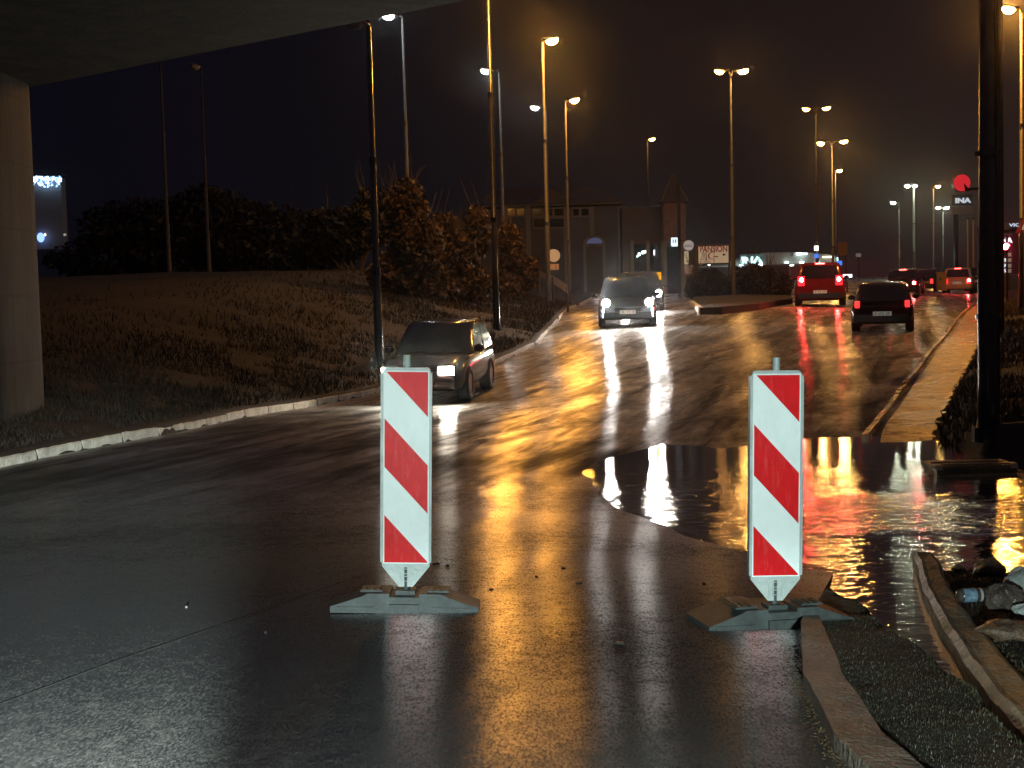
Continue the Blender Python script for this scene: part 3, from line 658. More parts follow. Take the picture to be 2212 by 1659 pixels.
# ------------------------------------------------------------------ big dark poles and signals at the right
def zg_at(x, y): return float(verge(np.array([x]), np.array([y]))[0])
p = pt(2131, 905, 14.4); X = pt(2134, 600, 14.4).x
t = thing('utility_pole', (X, 14.4, zg_at(X, 14.4)-.05), 'thick black wet pole on the dark grass verge, nearest pole on the right', 'pole')
m = MB().tube([(0, 0, -.1), (0, 0, .5), (0, 0, 1.8), (0, 0, 1.82), (0, 0, 8)], [.125, .108, .102, .094, .07], 20); m.build('post', M['blackpole'], t, smooth=True)
m = MB().tube([(0, 0, -.1), (0, 0, .05)], .17, 20); m.build('base_plate', M['blackpole'], t)
m = MB().tube([(.085, -.06, .2), (.085, -.06, 7.8)], .018, 8); m.build('conduit', M['blackpole'], t, smooth=True)
for z in (1.2, 2.9, 4.6): MB().tube([(0, 0, z), (0, 0, z+.05)], .13, 20).build('clamp', M['blackpole'], t)
Yp = 32.0; X = pt(2159, 560, Yp).x; zg = zg_at(X, Yp)
t = thing('traffic_signal', (X, Yp, zg-.05), 'black signal pole behind the thick black pole, holding a dim red lamp on an arm', 'traffic light')
m = MB().tube([(0, 0, 0), (0, 0, 9)], [.11, .075], 16); m.build('pole', M['blackpole'], t, smooth=True)
q = pt(2078, 395, Yp-.3) - Vector(t.location); za = (pt(2110, 409, Yp)-Vector(t.location)).z
m = MB().tube([(0, 0, za), (-.35, -.1, za+.01), (q.x+.18, -.2, za-.0), (q.x+.02, -.22, q.z-.02)], [.04, .035, .03, .02], 10); m.build('arm', M['blackpole'], t, smooth=True)
def signal_disc(parent, c, r, mtl, rd=.02):
    hd = MB().tube([(c[0], c[1]+.12, c[2]), (c[0], c[1]+.0, c[2])], r*1.06, 24); ho = hd.build('lamp_housing', M['black'], parent)
    m = MB().tube([(c[0], c[1]-.001, c[2]), (c[0], c[1]-.03, c[2])], [r, r*.96], 28); m.build('lens', mtl, ho)
    return ho
M['dimred'] = emis('dim_red_lens', (1.0, .035, .05), .55)
ho = signal_disc(t, q, .195, M['dimred'])
m = MB().add([(q.x+.03, q.y-.05, q.z-.01), (q.x+.19, q.y-.05, q.z-.19), (q.x+.06, q.y-.05, q.z-.20), (q.x+.03, q.y-.03, q.z-.01), (q.x+.19, q.y-.03, q.z-.19), (q.x+.06, q.y-.03, q.z-.20)], [(0, 1, 2), (5, 4, 3), (0, 3, 4, 1), (1, 4, 5, 2), (2, 5, 3, 0)]); m.build('bracket', M['black'], ho)
Ys = 60.0; P_ = pt(2171, 533, Ys); zg = zg_at(P_.x, Ys)
t = thing('traffic_signal', (P_.x, Ys, zg-.05), 'traffic light showing bright red beside the price sign', 'traffic light')
H = P_.z-zg+.05
MB().tube([(.12, .1, 0), (.12, .1, H+.5)], .05, 10).build('pole', M['darkpole'], t, smooth=True)
hb_ = MB().box((0, .06, H), (.30, .2, .34)).build('signal_head', M['black'], t)
for k, mm in enumerate(('sigred',)):
    if k == 0: M['sigred'] = emis('signal_red', (1.0, .04, .05), 400)
    MB().tube([(0, -.042, H-k*.30), (0, -.065, H-k*.30)], [.125, .11], 20).build('lens', M[mm], hb_)
    v = []; 
    for j in range(13):
        a = math.pi*j/12; v += [(.14*math.cos(a), -.04, H-k*.30+.14*math.sin(a)), (.14*math.cos(a), -.20, H-k*.30+.14*math.sin(a)+.01)]
    MB().add(v, [(2*j, 2*j+1, 2*j+3, 2*j+2) for j in range(12)]).build('visor', M['black'], hb_)
# warning triangle
Yt = 46; P_ = pt(2224, 482, Yt); zg = zg_at(P_.x, Yt)
t = thing('warning_sign', (P_.x, Yt, zg-.05), 'red-bordered triangular warning sign cut by the right edge of the picture', 'road sign')
zc = P_.z - zg
def tri(s, y0, y1): return MB().prism([(-s/2, zc-.27*s), (s/2, zc-.27*s), (0, zc+.595*s)], y0, y1)
tri(.95, -.03, -.01).build('border', mat('glowing_red_sheeting', (.55, .03, .03), .3, emit=(1, .05, .04), es=.12), t)  # border and face glow themselves, in place of light thrown back
tri(.62, -.036, -.031).build('face', mat('glowing_white_sheeting', (.7, .68, .6), .3, emit=(1, .85, .65), es=.25), t)
MB().tube([(-.28, .03, 0), (-.28, .03, zc+.1)], .07, 12).build('post', M['blackpole'], t, smooth=True)
# bollard-like distant details built further below
# ------------------------------------------------------------------ cars
def paint(name, col):
    m = mat(name, col, 0.16, 0.0, coat=.01); m.node_tree.nodes['Principled BSDF'].inputs['Coat Roughness'].default_value = .22; return m
def make_car(name, label, cat, xy, heading, L=4.3, Wd=1.75, Hh=1.45, col=(.02, .02, .02), style='hatch', tail='tail', head=None, group=None, hi='tailhi', plate='', zoff=0, drl=False, tilt=0, taily=None, tails=(1, 1), heads=(1, 1), tailw=.16, tailh=.28, fog=False, roofbar=False, headh=None, pc=None, lampx=.74, roundlamp=False):
    """front of the car points to +X local rotated by heading; placed at its centre"""
    x, y = xy; d = Vector((math.cos(heading), math.sin(heading)))
    zf = g1(x+d.x*1.3, y+d.y*1.3); zr = g1(x-d.x*1.3, y-d.y*1.3); zc = (zf+zr)/2 + zoff
    t = thing(name, (x, y, zc), label, cat, group, heading); t.rotation_euler = (0, -math.atan2(zf-zr, 2.6), heading)
    hw = Wd/2; cl = .20; belt = Hh*.62
    pnt = paint(name+'_paint', col)
    if style == 'suv': secs = [(-L/2, .80, .30, .82*belt+.1), (-L/2+.05, .93, .26, belt), (-L/2+.5, 1, .22, belt+.01), (0, 1, .22, belt), (L/2-1.15, 1, .22, belt-.02), (L/2-.7, .99, .22, belt-.08), (L/2-.15, .93, .25, belt-.16), (L/2-.02, .82, .32, belt-.28)]; cab = (-L/2+.12, -L/2+.42, L/2-1.95, L/2-1.15)
    elif style == 'sedan': secs = [(-L/2, .80, .34, belt-.18), (-L/2+.06, .92, .28, belt-.02), (-L/2+.5, 1, .22, belt+.02), (0, 1, .20, belt), (L/2-1.2, 1, .20, belt-.03), (L/2-.6, .98, .22, belt-.12), (L/2-.12, .92, .25, belt-.24), (L/2, .80, .34, belt-.36)]; cab = (-L/2+.75, -L/2+1.25, L/2-2.0, L/2-1.25)
    else: secs = [(-L/2, .82, .32, belt-.14), (-L/2+.05, .94, .26, belt-.01), (-L/2+.5, 1, .22, belt), (0, 1, .20, belt), (L/2-1.15, 1, .20, belt-.03), (L/2-.6, .98, .22, belt-.10), (L/2-.12, .92, .25, belt-.22), (L/2, .80, .34, belt-.34)]; cab = (-L/2+.10, -L/2+.55, L/2-1.95, L/2-1.15)
    vs = []; prof = [(-.0, 0), (.80, 0), (.96, .10), (1.0, .32), (1.0, .62), (.965, .86), (.88, .97), (.70, 1.0), (0, 1.02)]
    ring = prof + [(-a, b) for a, b in prof[-2:0:-1]]; nsec = 0
    for (sx_, w_, zb_, zt_) in secs:
        nsec += 1; lean = .20 if nsec <= 2 else (-.24 if nsec >= len(secs)-1 else 0)
        for a, b in ring: vs.append((sx_ + lean*(b*(zt_-zb_)-.22), a*w_*hw, zb_+b*(zt_-zb_)))
    n_ = len(ring); fs = [(i*n_+j, i*n_+(j+1) % n_, (i+1)*n_+(j+1) % n_, (i+1)*n_+j) for i in range(len(secs)-1) for j in range(n_)] + [tuple(range(n_-1, -1, -1)), tuple((len(secs)-1)*n_+j for j in range(n_))]
    body = MB().add(vs, fs).build('body', pnt, t, smooth=False)
    for pl in body.data.polygons: pl.use_smooth = len(pl.vertices) == 4
    # greenhouse
    xr0, xr1, xf1, xf0 = cab; wb = hw*.93; wt = hw*.76; zt = Hh; zb_ = belt-.03
    def cabring(k):
        z = zb_ + (zt-zb_)*k; e_ = k**1.25; w_ = wb+(wt-wb)*e_; r_ = xr0+(xr1-xr0)*e_; f_ = xf0+(xf1-xf0)*k
        out = []
        for (a, b) in ((r_, -w_*.86), (r_+.10, -w_), (f_-.25, -w_), (f_, -w_*.80), (f_+.05, 0), (f_, w_*.80), (f_-.25, w_), (r_+.10, w_), (r_, w_*.86), (r_-.03, 0)): out.append((a, b, z))
        return out
    vs = []; ks = [0, .35, .7, .92]
    for k in ks: vs += cabring(k)
    top = cabring(1.0); cxm = (xr1+xf1)/2
    vs += [(cxm+(a-cxm)*.90, b*.88, zt+.0) for a, b, z in top]; n_ = 10; N_ = len(ks)+1
    fs = [(i*n_+j, i*n_+(j+1) % n_, (i+1)*n_+(j+1) % n_, (i+1)*n_+j) for i in range(N_-1) for j in range(n_)] + [tuple((N_-1)*n_+j for j in range(n_))]
    MB().add(vs, fs).build('roof', pnt, t, smooth=True)
    # glazing set just proud of the greenhouse
    def panel(nm, quad, off):
        o = Vector(off); a, b, c_, d_ = [Vector(q)+o for q in quad]; i_ = -o*1.6
        MB().add([a, b, c_, d_, a+i_, b+i_, c_+i_, d_+i_], [(0, 1, 2, 3), (7, 6, 5, 4), (0, 4, 5, 1), (1, 5, 6, 2), (2, 6, 7, 3), (3, 7, 4, 0)]).build(nm, M['glass'], t)
    lo = cabring(.06); hi_ = cabring(.86); md = cabring(.5)
    def lerp(a, b, k): return tuple(a[i]+(b[i]-a[i])*k for i in range(3))
    rl, rh = cabring(.10), cabring(.84)
    panel('rear_window', [lerp(rl[8], rl[0], .02), lerp(rl[8], rl[0], .98), lerp(rh[8], rh[0], .97), lerp(rh[8], rh[0], .03)], (-.045, 0, .012))
    panel('windscreen', [lerp(lo[3], lo[5], .01), lerp(lo[3], lo[5], .99), lerp(hi_[3], hi_[5], .98), lerp(hi_[3], hi_[5], .02)], (.062, 0, .015))
    for sgn, ia, ib in ((-1, 1, 2), (1, 7, 6)):
        for k0, k1 in ((.06, .47), (.51, .97)):
            q = [lerp(lo[ia], lo[ib], k0), lerp(lo[ia], lo[ib], k1), lerp(hi_[ia], hi_[ib], min(k1, .96)), lerp(hi_[ia], hi_[ib], max(.08, k0))]
            if sgn > 0: q = q[::-1]
            panel('side_window', q, (0, sgn*.012, .002))
    # wheels
    wr = .33 if style != 'suv' else .37
    for sx_ in (-L/2+.82, L/2-.85):
        for sy in (-1, 1):
            w = MB(); yc = sy*(hw-.10)
            prf = [(.62, -.11), (.93, -.115), (1, -.085), (1, .085), (.93, .115), (.62, .11)]; vs = []; K = 22
            for k in range(K):
                a = 2*math.pi*k/K
                for r_, yo in prf: vs.append((sx_+wr*r_*math.cos(a), yc+yo, wr-zoff+wr*r_*math.sin(a)))
            m_ = len(prf); fs = [(k*m_+j, k*m_+(j+1) % m_, ((k+1) % K)*m_+(j+1) % m_, ((k+1) % K)*m_+j) for k in range(K) for j in range(m_)]
            ty = w.add(vs, fs).build('wheel', M['tyre'], t, smooth=True)
            MB().tube([(sx_, yc-.10, wr), (sx_, yc+.10, wr)], wr*.62, 16).build('rim', M['rim'], ty)
    # bumpers, sills
    MB().box((-L/2+.02, 0, cl+.22), (.16, Wd*.86, .20)).build('bumper', M['black'] if style == 'suv' else pnt, t)
    MB().box((L/2-.05, 0, cl+.20), (.16, Wd*.84, .20)).build('bumper', M['black'] if style == 'suv' else pnt, t)
    MB().box((L/2-.01, 0, belt-.36), (.07, Wd*.45, .13)).build('grille', M['black'], t)
    for sy in (-1, 1):
        MB().ell((cab[3]-.30, sy*(hw+.075), belt+.05), (.07, .11, .075), 10, 6).build('mirror', pnt, t, smooth=True)
    # rear lamps
    zt_ = belt-.20 if taily is None else taily
    for sy, on in ((-1, tails[0]), (1, tails[1])):
        hw_ = tailw/2; xx = -L/2-.015
        MB().box((xx+.05, sy*(hw*.86-hw_), zt_), (.13, tailw, tailh), sy*R(-14)).build('taillight', M[('tailglow' if tail == 'tail' else tail) if on == 1 else ('taildim' if on == 2 else 'tailoff')], t)
        if tail == 'tail' and on == 1: MB().tube([(xx-.032, sy*(hw*.86-hw_)*.985, zt_+tailh*.12), (xx-.025, sy*(hw*.86-hw_)*.985, zt_+tailh*.12)], min(tailw*.36, .07), 16).build('brake_light', M['tailcore'], t)
    if hi: MB().box((xr1-.03, 0, Hh-.035), (.06, .34, .05)).build('brake_light', M[hi], t)
    # headlamps
    hz = belt-.30 if headh is None else headh
    for sy, on in ((-1, heads[0]), (1, heads[1])):
        mm = M[head] if (head and on) else M['chrome']
        ho = MB().box((L/2-.05, sy*(hw*lampx), hz), (.13, .30, .19)).build('headlight', M['black'], t)
        (MB().tube([(L/2+.017, sy*(hw*lampx), hz), (L/2+.024, sy*(hw*lampx), hz)], [.115, .112], 20) if roundlamp else MB().box((L/2+.021, sy*(hw*lampx), hz), (.007, .28, .15))).build('lens', mm, ho)
        if drl: MB().box((L/2-.005, sy*(hw*.84), hz-.31), (.06, .055, .30), 0, 0, .8).build('daylight_strip', M['drl'], t)
    # plates
    for sgn, zp in ((-1, belt-.47 if style != 'hatch' else belt-.30), (1, cl+.30)):
        xx = sgn*(L/2+.055); po = MB().box((xx, 0, zp), (.02, .50, .115)).build('number_plate', M['plate'], t)
        ink = MB(); rr_ = random.Random(len(label)+sgn); yy__ = -.20
        for k in range(7):
            wq = .042; 
            if k not in (2, 5): ink.box((xx+sgn*.0115, yy__+wq/2, zp+.02), (.003, wq*.8, .012)); ink.box((xx+sgn*.0115, yy__+wq*(.2 if k % 2 else .75), zp), (.003, .011, .065)); ink.box((xx+sgn*.0115, yy__+wq/2, zp-.02*(k % 2)-.005), (.003, wq*.7, .010))
            yy__ += .058
        ink.build('characters', M['ink'], po)
    if roofbar:
        for sy in (-1, 1): MB().tube([(xr1+.1, sy*wt*.82, Hh), (cxm, sy*wt*.82, Hh+.05), (xf1-.05, sy*wt*.82, Hh)], .018, 6).build('roof_rail', M['chrome'], t)
    return t
def carpos(px, py, Y): p = pt(px, py, Y); return (p.x, p.y)
TR = 'cars driving away in the right-hand lanes'
# (heading: angle of forward vector from +X)
c = pt(902, 870, 25.0); hd = R(-90-9)
make_car('parked_car', 'dark maroon car with one blazing headlight beside the left beacon board', 'car', (c.x-2.1*math.cos(hd), 25.0-2.1*math.sin(hd)), hd, L=4.0, Wd=1.64, Hh=1.46, lampx=.655, col=(.030, .008, .008), head='head', tail='tailoff', hi=None, tails=(0, 0), headh=.63).name = 'car'
c = pt(1356, 690, 43.5); hd = R(-90-4)
make_car('suv', 'black oncoming car with two headlights and vertical daylight strips, in the middle of the road', 'car', (c.x-2.1*math.cos(hd), 43.5-2.1*math.sin(hd)), hd, L=4.5, Wd=1.84, Hh=1.52, col=(.012, .012, .014), head='headb', tail='tailoff', hi=None, tails=(0, 0), drl=True, roundlamp=True, headh=.80, style='suv', roofbar=True).name = 'car'
c = pt(1386, 680, 52); hd = R(-90-4)
make_car('car', 'second oncoming car mostly hidden behind the black one, one headlight showing', 'car', (c.x-2.1*math.cos(hd), 52-2.1*math.sin(hd)), hd, L=4.3, Wd=1.76, Hh=1.48, col=(.02, .02, .025), head='headb', tail='tailoff', hi=None, tails=(0, 0), headh=.68, roundlamp=True)
c = pt(1772, 650, 52); hd = R(90-13)
make_car('car', 'red tall car braking with two bright rear lights and a white number plate', 'car', (c.x+2.1*math.cos(hd), 52+2.1*math.sin(hd)), hd, L=4.4, Wd=1.88, Hh=1.66, col=(.14, .008, .008), style='suv', roofbar=True, tailw=.22, tailh=.36, taily=.98, group=TR)
c = pt(1906, 705, 37.6); hd = R(90-16)
make_car('car', 'black hatchback with a pale number plate, closest of the cars driving away', 'car', (c.x+2.0*math.cos(hd), 37.6+2.0*math.sin(hd)), hd, L=4.0, Wd=1.66, Hh=1.36, col=(.015, .013, .012), tail='taildim', hi=None, tails=(2, 1), taily=.80, tailw=.10, tailh=.18, group=TR)
c = pt(1949, 628, 74); hd = R(90-22)
make_car('car', 'dark blue car braking far ahead, its high brake light lit, directly beyond the black hatchback', 'car', (c.x+2.0*math.cos(hd), 74+2.0*math.sin(hd)), hd, L=4.2, Wd=1.72, Hh=1.45, col=(.015, .018, .04), tail='tail', tailw=.2, tailh=.16, group=TR)
c = pt(1990, 630, 84); hd = R(90-28)
make_car('car', 'black saloon far ahead, partly behind the dark blue braking car', 'car', (c.x+2.0*math.cos(hd), 84+2.0*math.sin(hd)), hd, L=4.4, Wd=1.72, Hh=1.40, col=(.012, .012, .014), tail='taildim', tails=(1, 1), style='sedan', hi=None, group=TR)
c = pt(2068, 628, 78); hd = R(90-22)
make_car('car', 'silver hatchback braking far ahead, right in front of the beige cabinet', 'car', (c.x+2.0*math.cos(hd), 78+2.0*math.sin(hd)), hd, L=4.1, Wd=1.70, Hh=1.46, col=(.55, .50, .45), tail='tail', tailw=.2, tailh=.26, group=TR)
c = pt(2112, 628, 86); hd = R(90-24)
make_car('car', 'dark car half hidden behind the thick black pole', 'car', (c.x+2.0*math.cos(hd), 86+2.0*math.sin(hd)), hd, L=4.2, Wd=1.70, Hh=1.45, col=(.02, .02, .02), tail='taildim', hi=None, group=TR)
# ------------------------------------------------------------------ buildings
def px_box(mb, x0, y0, x1, y1, Y, dy, depth=.12, mi=0):
    """box facing the road whose front face fills the given picture rectangle at distance Y"""
    a = pt(x0, y1, Y); b = pt(x1, y0, Y); mb.box(((a.x+b.x)/2, Y+depth/2-dy, (a.z+b.z)/2), (abs(b.x-a.x), depth, abs(b.z-a.z)), 0, mi); return mb
Yb = 95.0
c = pt(1190, 620, Yb)
bh = thing('house', (c.x, Yb, c.z), 'long grey two-storey old house with pale window frames behind the round sign', 'house')
lf = Matrix.Translation(-Vector(bh.location))
px_box(MB(), 1022, 444, 1345, 640, Yb, 0, 9.0).build('wall', M['wallg'], bh, xf=lf)
a = pt(1012, 444, Yb); b = pt(1350, 438, Yb)
m = MB(); zt = pt(1190, 441, Yb).z
m.add([(a.x, Yb-.5, zt), (b.x, Yb-.5, zt), (b.x, Yb+9.5, zt), (a.x, Yb+9.5, zt), (a.x+2, Yb+4.5, zt+1.5), (b.x-2, Yb+4.5, zt+1.5)], [(0, 1, 5, 4), (2, 3, 4, 5), (1, 2, 5), (3, 0, 4), (3, 2, 1, 0)])
ro = m.build('roof', M['roof'], bh, xf=lf)
m = MB(); d0 = pt(1150, 441, Yb); d1 = pt(1235, 441, Yb); m.add([(d0.x, Yb-.3, zt), (d1.x, Yb-.3, zt), ((d0.x+d1.x)/2, Yb-.3, zt+1.1), (d0.x, Yb+4, zt), (d1.x, Yb+4, zt), ((d0.x+d1.x)/2, Yb+4, zt+1.1)], [(0, 1, 2), (5, 4, 3), (0, 2, 5, 3), (1, 4, 5, 2)]); m.build('dormer', M['wallb'], ro, xf=lf)
for (x0, x1) in ((1097, 1112), (1117, 1132), (1151, 1171), (1185, 1193), (1198, 1217), (1238, 1250), (1256, 1271)):
    w = px_box(MB(), x0-2.5, 448, x1+2.5, 469, Yb, .06, .1).build('window', M['trim'], bh, xf=lf)
    px_box(MB(), x0, 451, x1, 466, Yb, .09, .1).build('pane', M['dark'], w, xf=lf)
for (x0, x1) in ((1153, 1183), (1188, 1217)):
    w = px_box(MB(), x0-2, 469.5, x1+2, 494, Yb, .05, .1).build('window', M['trim'], bh, xf=lf)
    px_box(MB(), x0, 472, x1, 491, Yb, .08, .1).build('pane', M['dark'], w, xf=lf)
for x in (1092, 1142, 1224, 1280, 1340): px_box(MB(), x-3, 446, x+3, 640, Yb, .10, .12).build('pilaster', M['trim'], bh, xf=lf)
px_box(MB(), 1020, 440, 1350, 446, Yb, .3, .3).build('cornice', M['trim'], bh, xf=lf)
# arched door with blue fanlight
def arch(mb, x0, x1, ytop, ybot, Y, dy, depth, full=True):
    a = pt(x0, ybot, Y); b = pt(x1, ytop, Y); r = (b.x-a.x)/2; cx = (a.x+b.x)/2; hh = b.z; zc = hh-r*.75; pr = [(cx+r*math.cos(R(k*12)), zc+r*.75*math.sin(R(k*12))) for k in range(16)]
    if full: pr += [(a.x, a.z), (b.x, a.z)]
    mb.prism(pr[::-1], Y-dy, Y-dy+depth); return mb
dr = arch(MB(), 1262, 1307, 508, 640, Yb, .10, .1).build('door', M['trim'], bh, xf=lf)
arch(MB(), 1268, 1301, 513, 529, Yb, .14, .1, False).build('fanlight', emis('blue_fanlight', (.16, .24, .55), .17), dr, xf=lf)
px_box(MB(), 1268, 532, 1301, 640, Yb, .13, .1).build('door_leaf', M['wallb'], dr, xf=lf)
# brown annex with glazed entrance
Yc = 93.0; c = pt(1392, 620, Yc)
bx = thing('annex', (c.x, Yc, c.z), 'brown flat-roofed shop annex with lit lamps inside, between the grey house and the pointed tower', 'building')
lf = Matrix.Translation(-Vector(bx.location))
px_box(MB(), 1347, 446, 1436, 640, Yc, 0, 7.0).build('wall', M['wallb'], bx, xf=lf)
w = px_box(MB(), 1368, 527, 1430, 620, Yc, .05, .1).build('shop_window', M['dark'], bx, xf=lf)
warm = emis('cool_shop_lamp', (.75, .92, .88), 3.0)
for x0, y0, x1, y1 in ((1378, 546, 1383, 553), (1386, 542, 1390, 549), (1390, 541, 1395, 547), (1375, 552, 1378, 556), (1412, 540, 1414, 552)):
    px_box(MB(), x0, y0, x1, y1, Yc, .12, .05).build('lamp', warm, w, xf=lf)
for x in (1366, 1400, 1432): px_box(MB(), x-2.5, 520, x+2.5, 640, Yc, .16, .14).build('pillar', M['trim'], bx, xf=lf)
# pointed tower
Yd = 90.0; c = pt(1458, 620, Yd)
tw = thing('tower', (c.x, Yd, c.z), 'narrow brick tower with a steep pointed roof rising beside the billboard', 'tower')
lf = Matrix.Translation(-Vector(tw.location))
a = pt(1434, 520, Yd); b = pt(1480, 437, Yd); wv = b.x-a.x; zb0 = a.z; zt0 = b.z; zr = pt(1456, 374, Yd).z; zbm = pt(1458, 640, Yd).z
m = MB(); m.box(((a.x+b.x)/2, Yd+wv/2, (zb0+zt0)/2), (wv, wv, zt0-zb0)); m.build('wall', mat('tower_brick', (.20, .10, .06), .8, 0, .3, 2), tw, xf=lf)
m = MB(); xm = (a.x+b.x)/2; m.add([(a.x-.2, Yd-.2, zt0), (b.x+.2, Yd-.2, zt0), (b.x+.2, Yd+wv+.2, zt0), (a.x-.2, Yd+wv+.2, zt0), (xm, Yd+wv/2, zr)], [(3, 2, 1, 0), (0, 1, 4), (1, 2, 4), (2, 3, 4), (3, 0, 4)]); m.build('roof', M['roof'], tw, xf=lf)
m = MB(); m.tube([(a.x-.2, Yd-.22, zt0), (xm, Yd+wv/2-.02, zr), (b.x+.2, Yd-.22, zt0)], .05, 6); m.build('ridge_trim', M['trim'], tw, xf=lf)
for y in (462, 470): px_box(MB(), 1436, y, 1479, y+2, Yd, .06, .08).build('cornice', M['trim'], tw, xf=lf)
for x in (1437, 1470, 1478): px_box(MB(), x-2.5, 520, x+2.5, 642, Yd, .05, .4).build('column', M['trim'], tw, xf=lf)
px_box(MB(), 1444, 530, 1466, 640, Yd, -.5, .1).build('glazed_door', M['dark'], tw, xf=lf)
# lit square box sign hung on the tower
c = pt(1457, 523, Yd-.5)
s = thing('box_sign', c, 'small lit white square sign hanging on the brick tower', 'sign'); lf = Matrix.Translation(-Vector(c))
px_box(MB(), 1449, 512, 1464.5, 533.5, Yd-.6, 0, .2).build('case', M['housing'], s, xf=lf)
f = px_box(MB(), 1450, 513, 1463.5, 532.5, Yd-.6, .03, .05).build('lit_face', emis('sign_white', (.72, .88, 1.0), 1.2), s, xf=lf)
px_box(MB(), 1453, 517, 1455, 525, Yd-.6, .05, .04).build('mark', M['wallg'], f, xf=lf); px_box(MB(), 1458, 517, 1460, 525, Yd-.6, .05, .04).build('mark', M['wallg'], f, xf=lf)
# ------------------------------------------------------------------ signs by the junction
def post_sign(name, label, cat, Y, cx_, ybase, parts, post=None, r=.04, group=None):
    c = pt(cx_, ybase, Y); t = thing(name, c, label, cat, group); lf = Matrix.Translation(-Vector(c))
    parts(t, lf); 
    if post:
        for (xx, yt) in post: a = pt(xx, yt, Y); MB().tube([(a.x, Y+.06, c.z-.3), (a.x, Y+.06, a.z)], r, 8).build('post', M['steel'], t, smooth=True, xf=lf)
    return t
def pans(t, lf):
    Y = 72
    px_box(MB(), 1506, 527, 1576, 572, Y, 0, .12).build('frame', M['steel'], t, xf=lf)
    f = px_box(MB(), 1509, 531, 1573, 569, Y, .03, .05).build('board', mat('glowing_board', (.62, .58, .50), .5, 0, .12, 2, emit=(1, .92, .72), es=.16), t, xf=lf)  # board glows by itself, standing in for light falling on it
    tx = emis('dim_red_letters', (.5, .06, .05), .02)
    c = pt(1541, 538.5, Y); o = text('lettering', 'PANSION', .50, tx, f, (0, 0, 0), depth=.01, sx=1.0, bold=.012)
    wd_ = max(v.co.x for v in o.data.vertices)-min(v.co.x for v in o.data.vertices); tgt = pt(1570, 538, Y).x-pt(1511, 538, Y).x
    o.scale = (tgt/wd_, 13.5/FPX*Y/.36, 1); o.location = lf @ (c + Vector((0, -.05, 0)))
    # symbols: stacked lines, red swirl, arrow
    mk = MB()
    for k, y in enumerate((546, 549, 552, 555)): px_box(mk, 1516+k*.6, y, 1524-k*.2, y+1.3, Y, .05, .02)
    for x in (1514, 1519, 1524): px_box(mk, x, 559, x+2, 561, Y, .05, .02)
    px_box(mk, 1511, 565, 1535, 566, Y, .05, .02); px_box(mk, 1560, 549, 1567, 551, Y, .05, .02); px_box(mk, 1562, 547.5, 1565, 552.5, Y, .05, .02)
    mk.build('symbols', M['wallg'], f, xf=lf)
    cc = pt(1538, 552, Y); v = []
    for k in range(15):
        a_ = R(50+k*17); ro_, ri_ = .20, .13+.05*abs(k-7)/7; v += [(cc.x+ro_*math.cos(a_)*1.1, Y-.052, cc.z+ro_*math.sin(a_)), (cc.x+ri_*math.cos(a_)*1.1, Y-.052, cc.z+ri_*math.sin(a_))]
    MB().add(v, [(2*k, 2*k+1, 2*k+3, 2*k+2) for k in range(14)]).build('swirl', tx, f, xf=lf)
    px_box(MB(), 1541, 553, 1551, 555.5, Y, .05, .02).build('small_lettering', tx, f, xf=lf)
post_sign('billboard', 'white framed billboard with red lettering on two posts above the hedge', 'billboard', 72, 1540, 640, pans, [(1505, 530), (1575, 530)], .07)
def rnd(t, lf):
    Y = 80; a = pt(1487.5, 530, Y); r = 11/FPX*Y
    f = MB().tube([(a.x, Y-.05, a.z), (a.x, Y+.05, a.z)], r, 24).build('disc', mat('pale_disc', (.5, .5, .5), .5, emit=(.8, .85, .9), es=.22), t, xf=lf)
    o = text('lettering', 'ARIC', .2, M['ink'], f, lf @ Vector((a.x, Y-.07, a.z-.04)), depth=.004, sx=1.1)
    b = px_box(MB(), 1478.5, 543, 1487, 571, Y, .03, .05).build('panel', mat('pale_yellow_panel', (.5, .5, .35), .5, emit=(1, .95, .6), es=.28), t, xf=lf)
    mk = MB(); [px_box(mk, 1481.5+(i % 2), 547+i*4.2, 1484.5, 549+i*4.2, Y, .05, .03) for i in range(5)]; mk.build('lettering', M['wallg'], b, xf=lf)
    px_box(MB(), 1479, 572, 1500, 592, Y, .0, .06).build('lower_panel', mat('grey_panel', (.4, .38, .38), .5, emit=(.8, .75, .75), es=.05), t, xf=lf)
post_sign('round_sign', 'round white sign over a narrow pale yellow panel, left of the billboard', 'sign', 80, 1485, 640, rnd, [(1489, 520)], .04)
post_sign('post', 'tall thin grey post in front of the brick tower', 'post', 70, 1468, 645, lambda t, lf: px_box(MB(), 1466.4, 395, 1468.6, 645, 70, 0, .09).build('shaft', M['darkpole'], t, xf=lf))
def rsb(t, lf):
    Y = 60; a = pt(1196, 552, Y); MB().tube([(a.x, Y-.03, a.z), (a.x, Y, a.z)], 14.5/FPX*Y*.95, 24).build('disc', mat('glowing_sign_back', (.5, .4, .3), .5, emit=(1, .72, .42), es=.16), t, xf=lf)  # disc and plate below glow themselves, instead of being lit from outside
    f = px_box(MB(), 1189, 570, 1207, 583, Y, .03, .03).build('plate', mat('glowing_plate', (.4, .25, .16), .5, emit=(1, .5, .25), es=.10), t, xf=lf)
    px_box(MB(), 1200, 573, 1201.5, 581, Y, .04, .02).build('mark', M['wallg'], f, xf=lf)
post_sign('round_sign', 'round beige sign back with a small plate below, beside an orange street lamp pole', 'road sign', 60, 1190, 636, rsb, [(1189.5, 540)], .04)
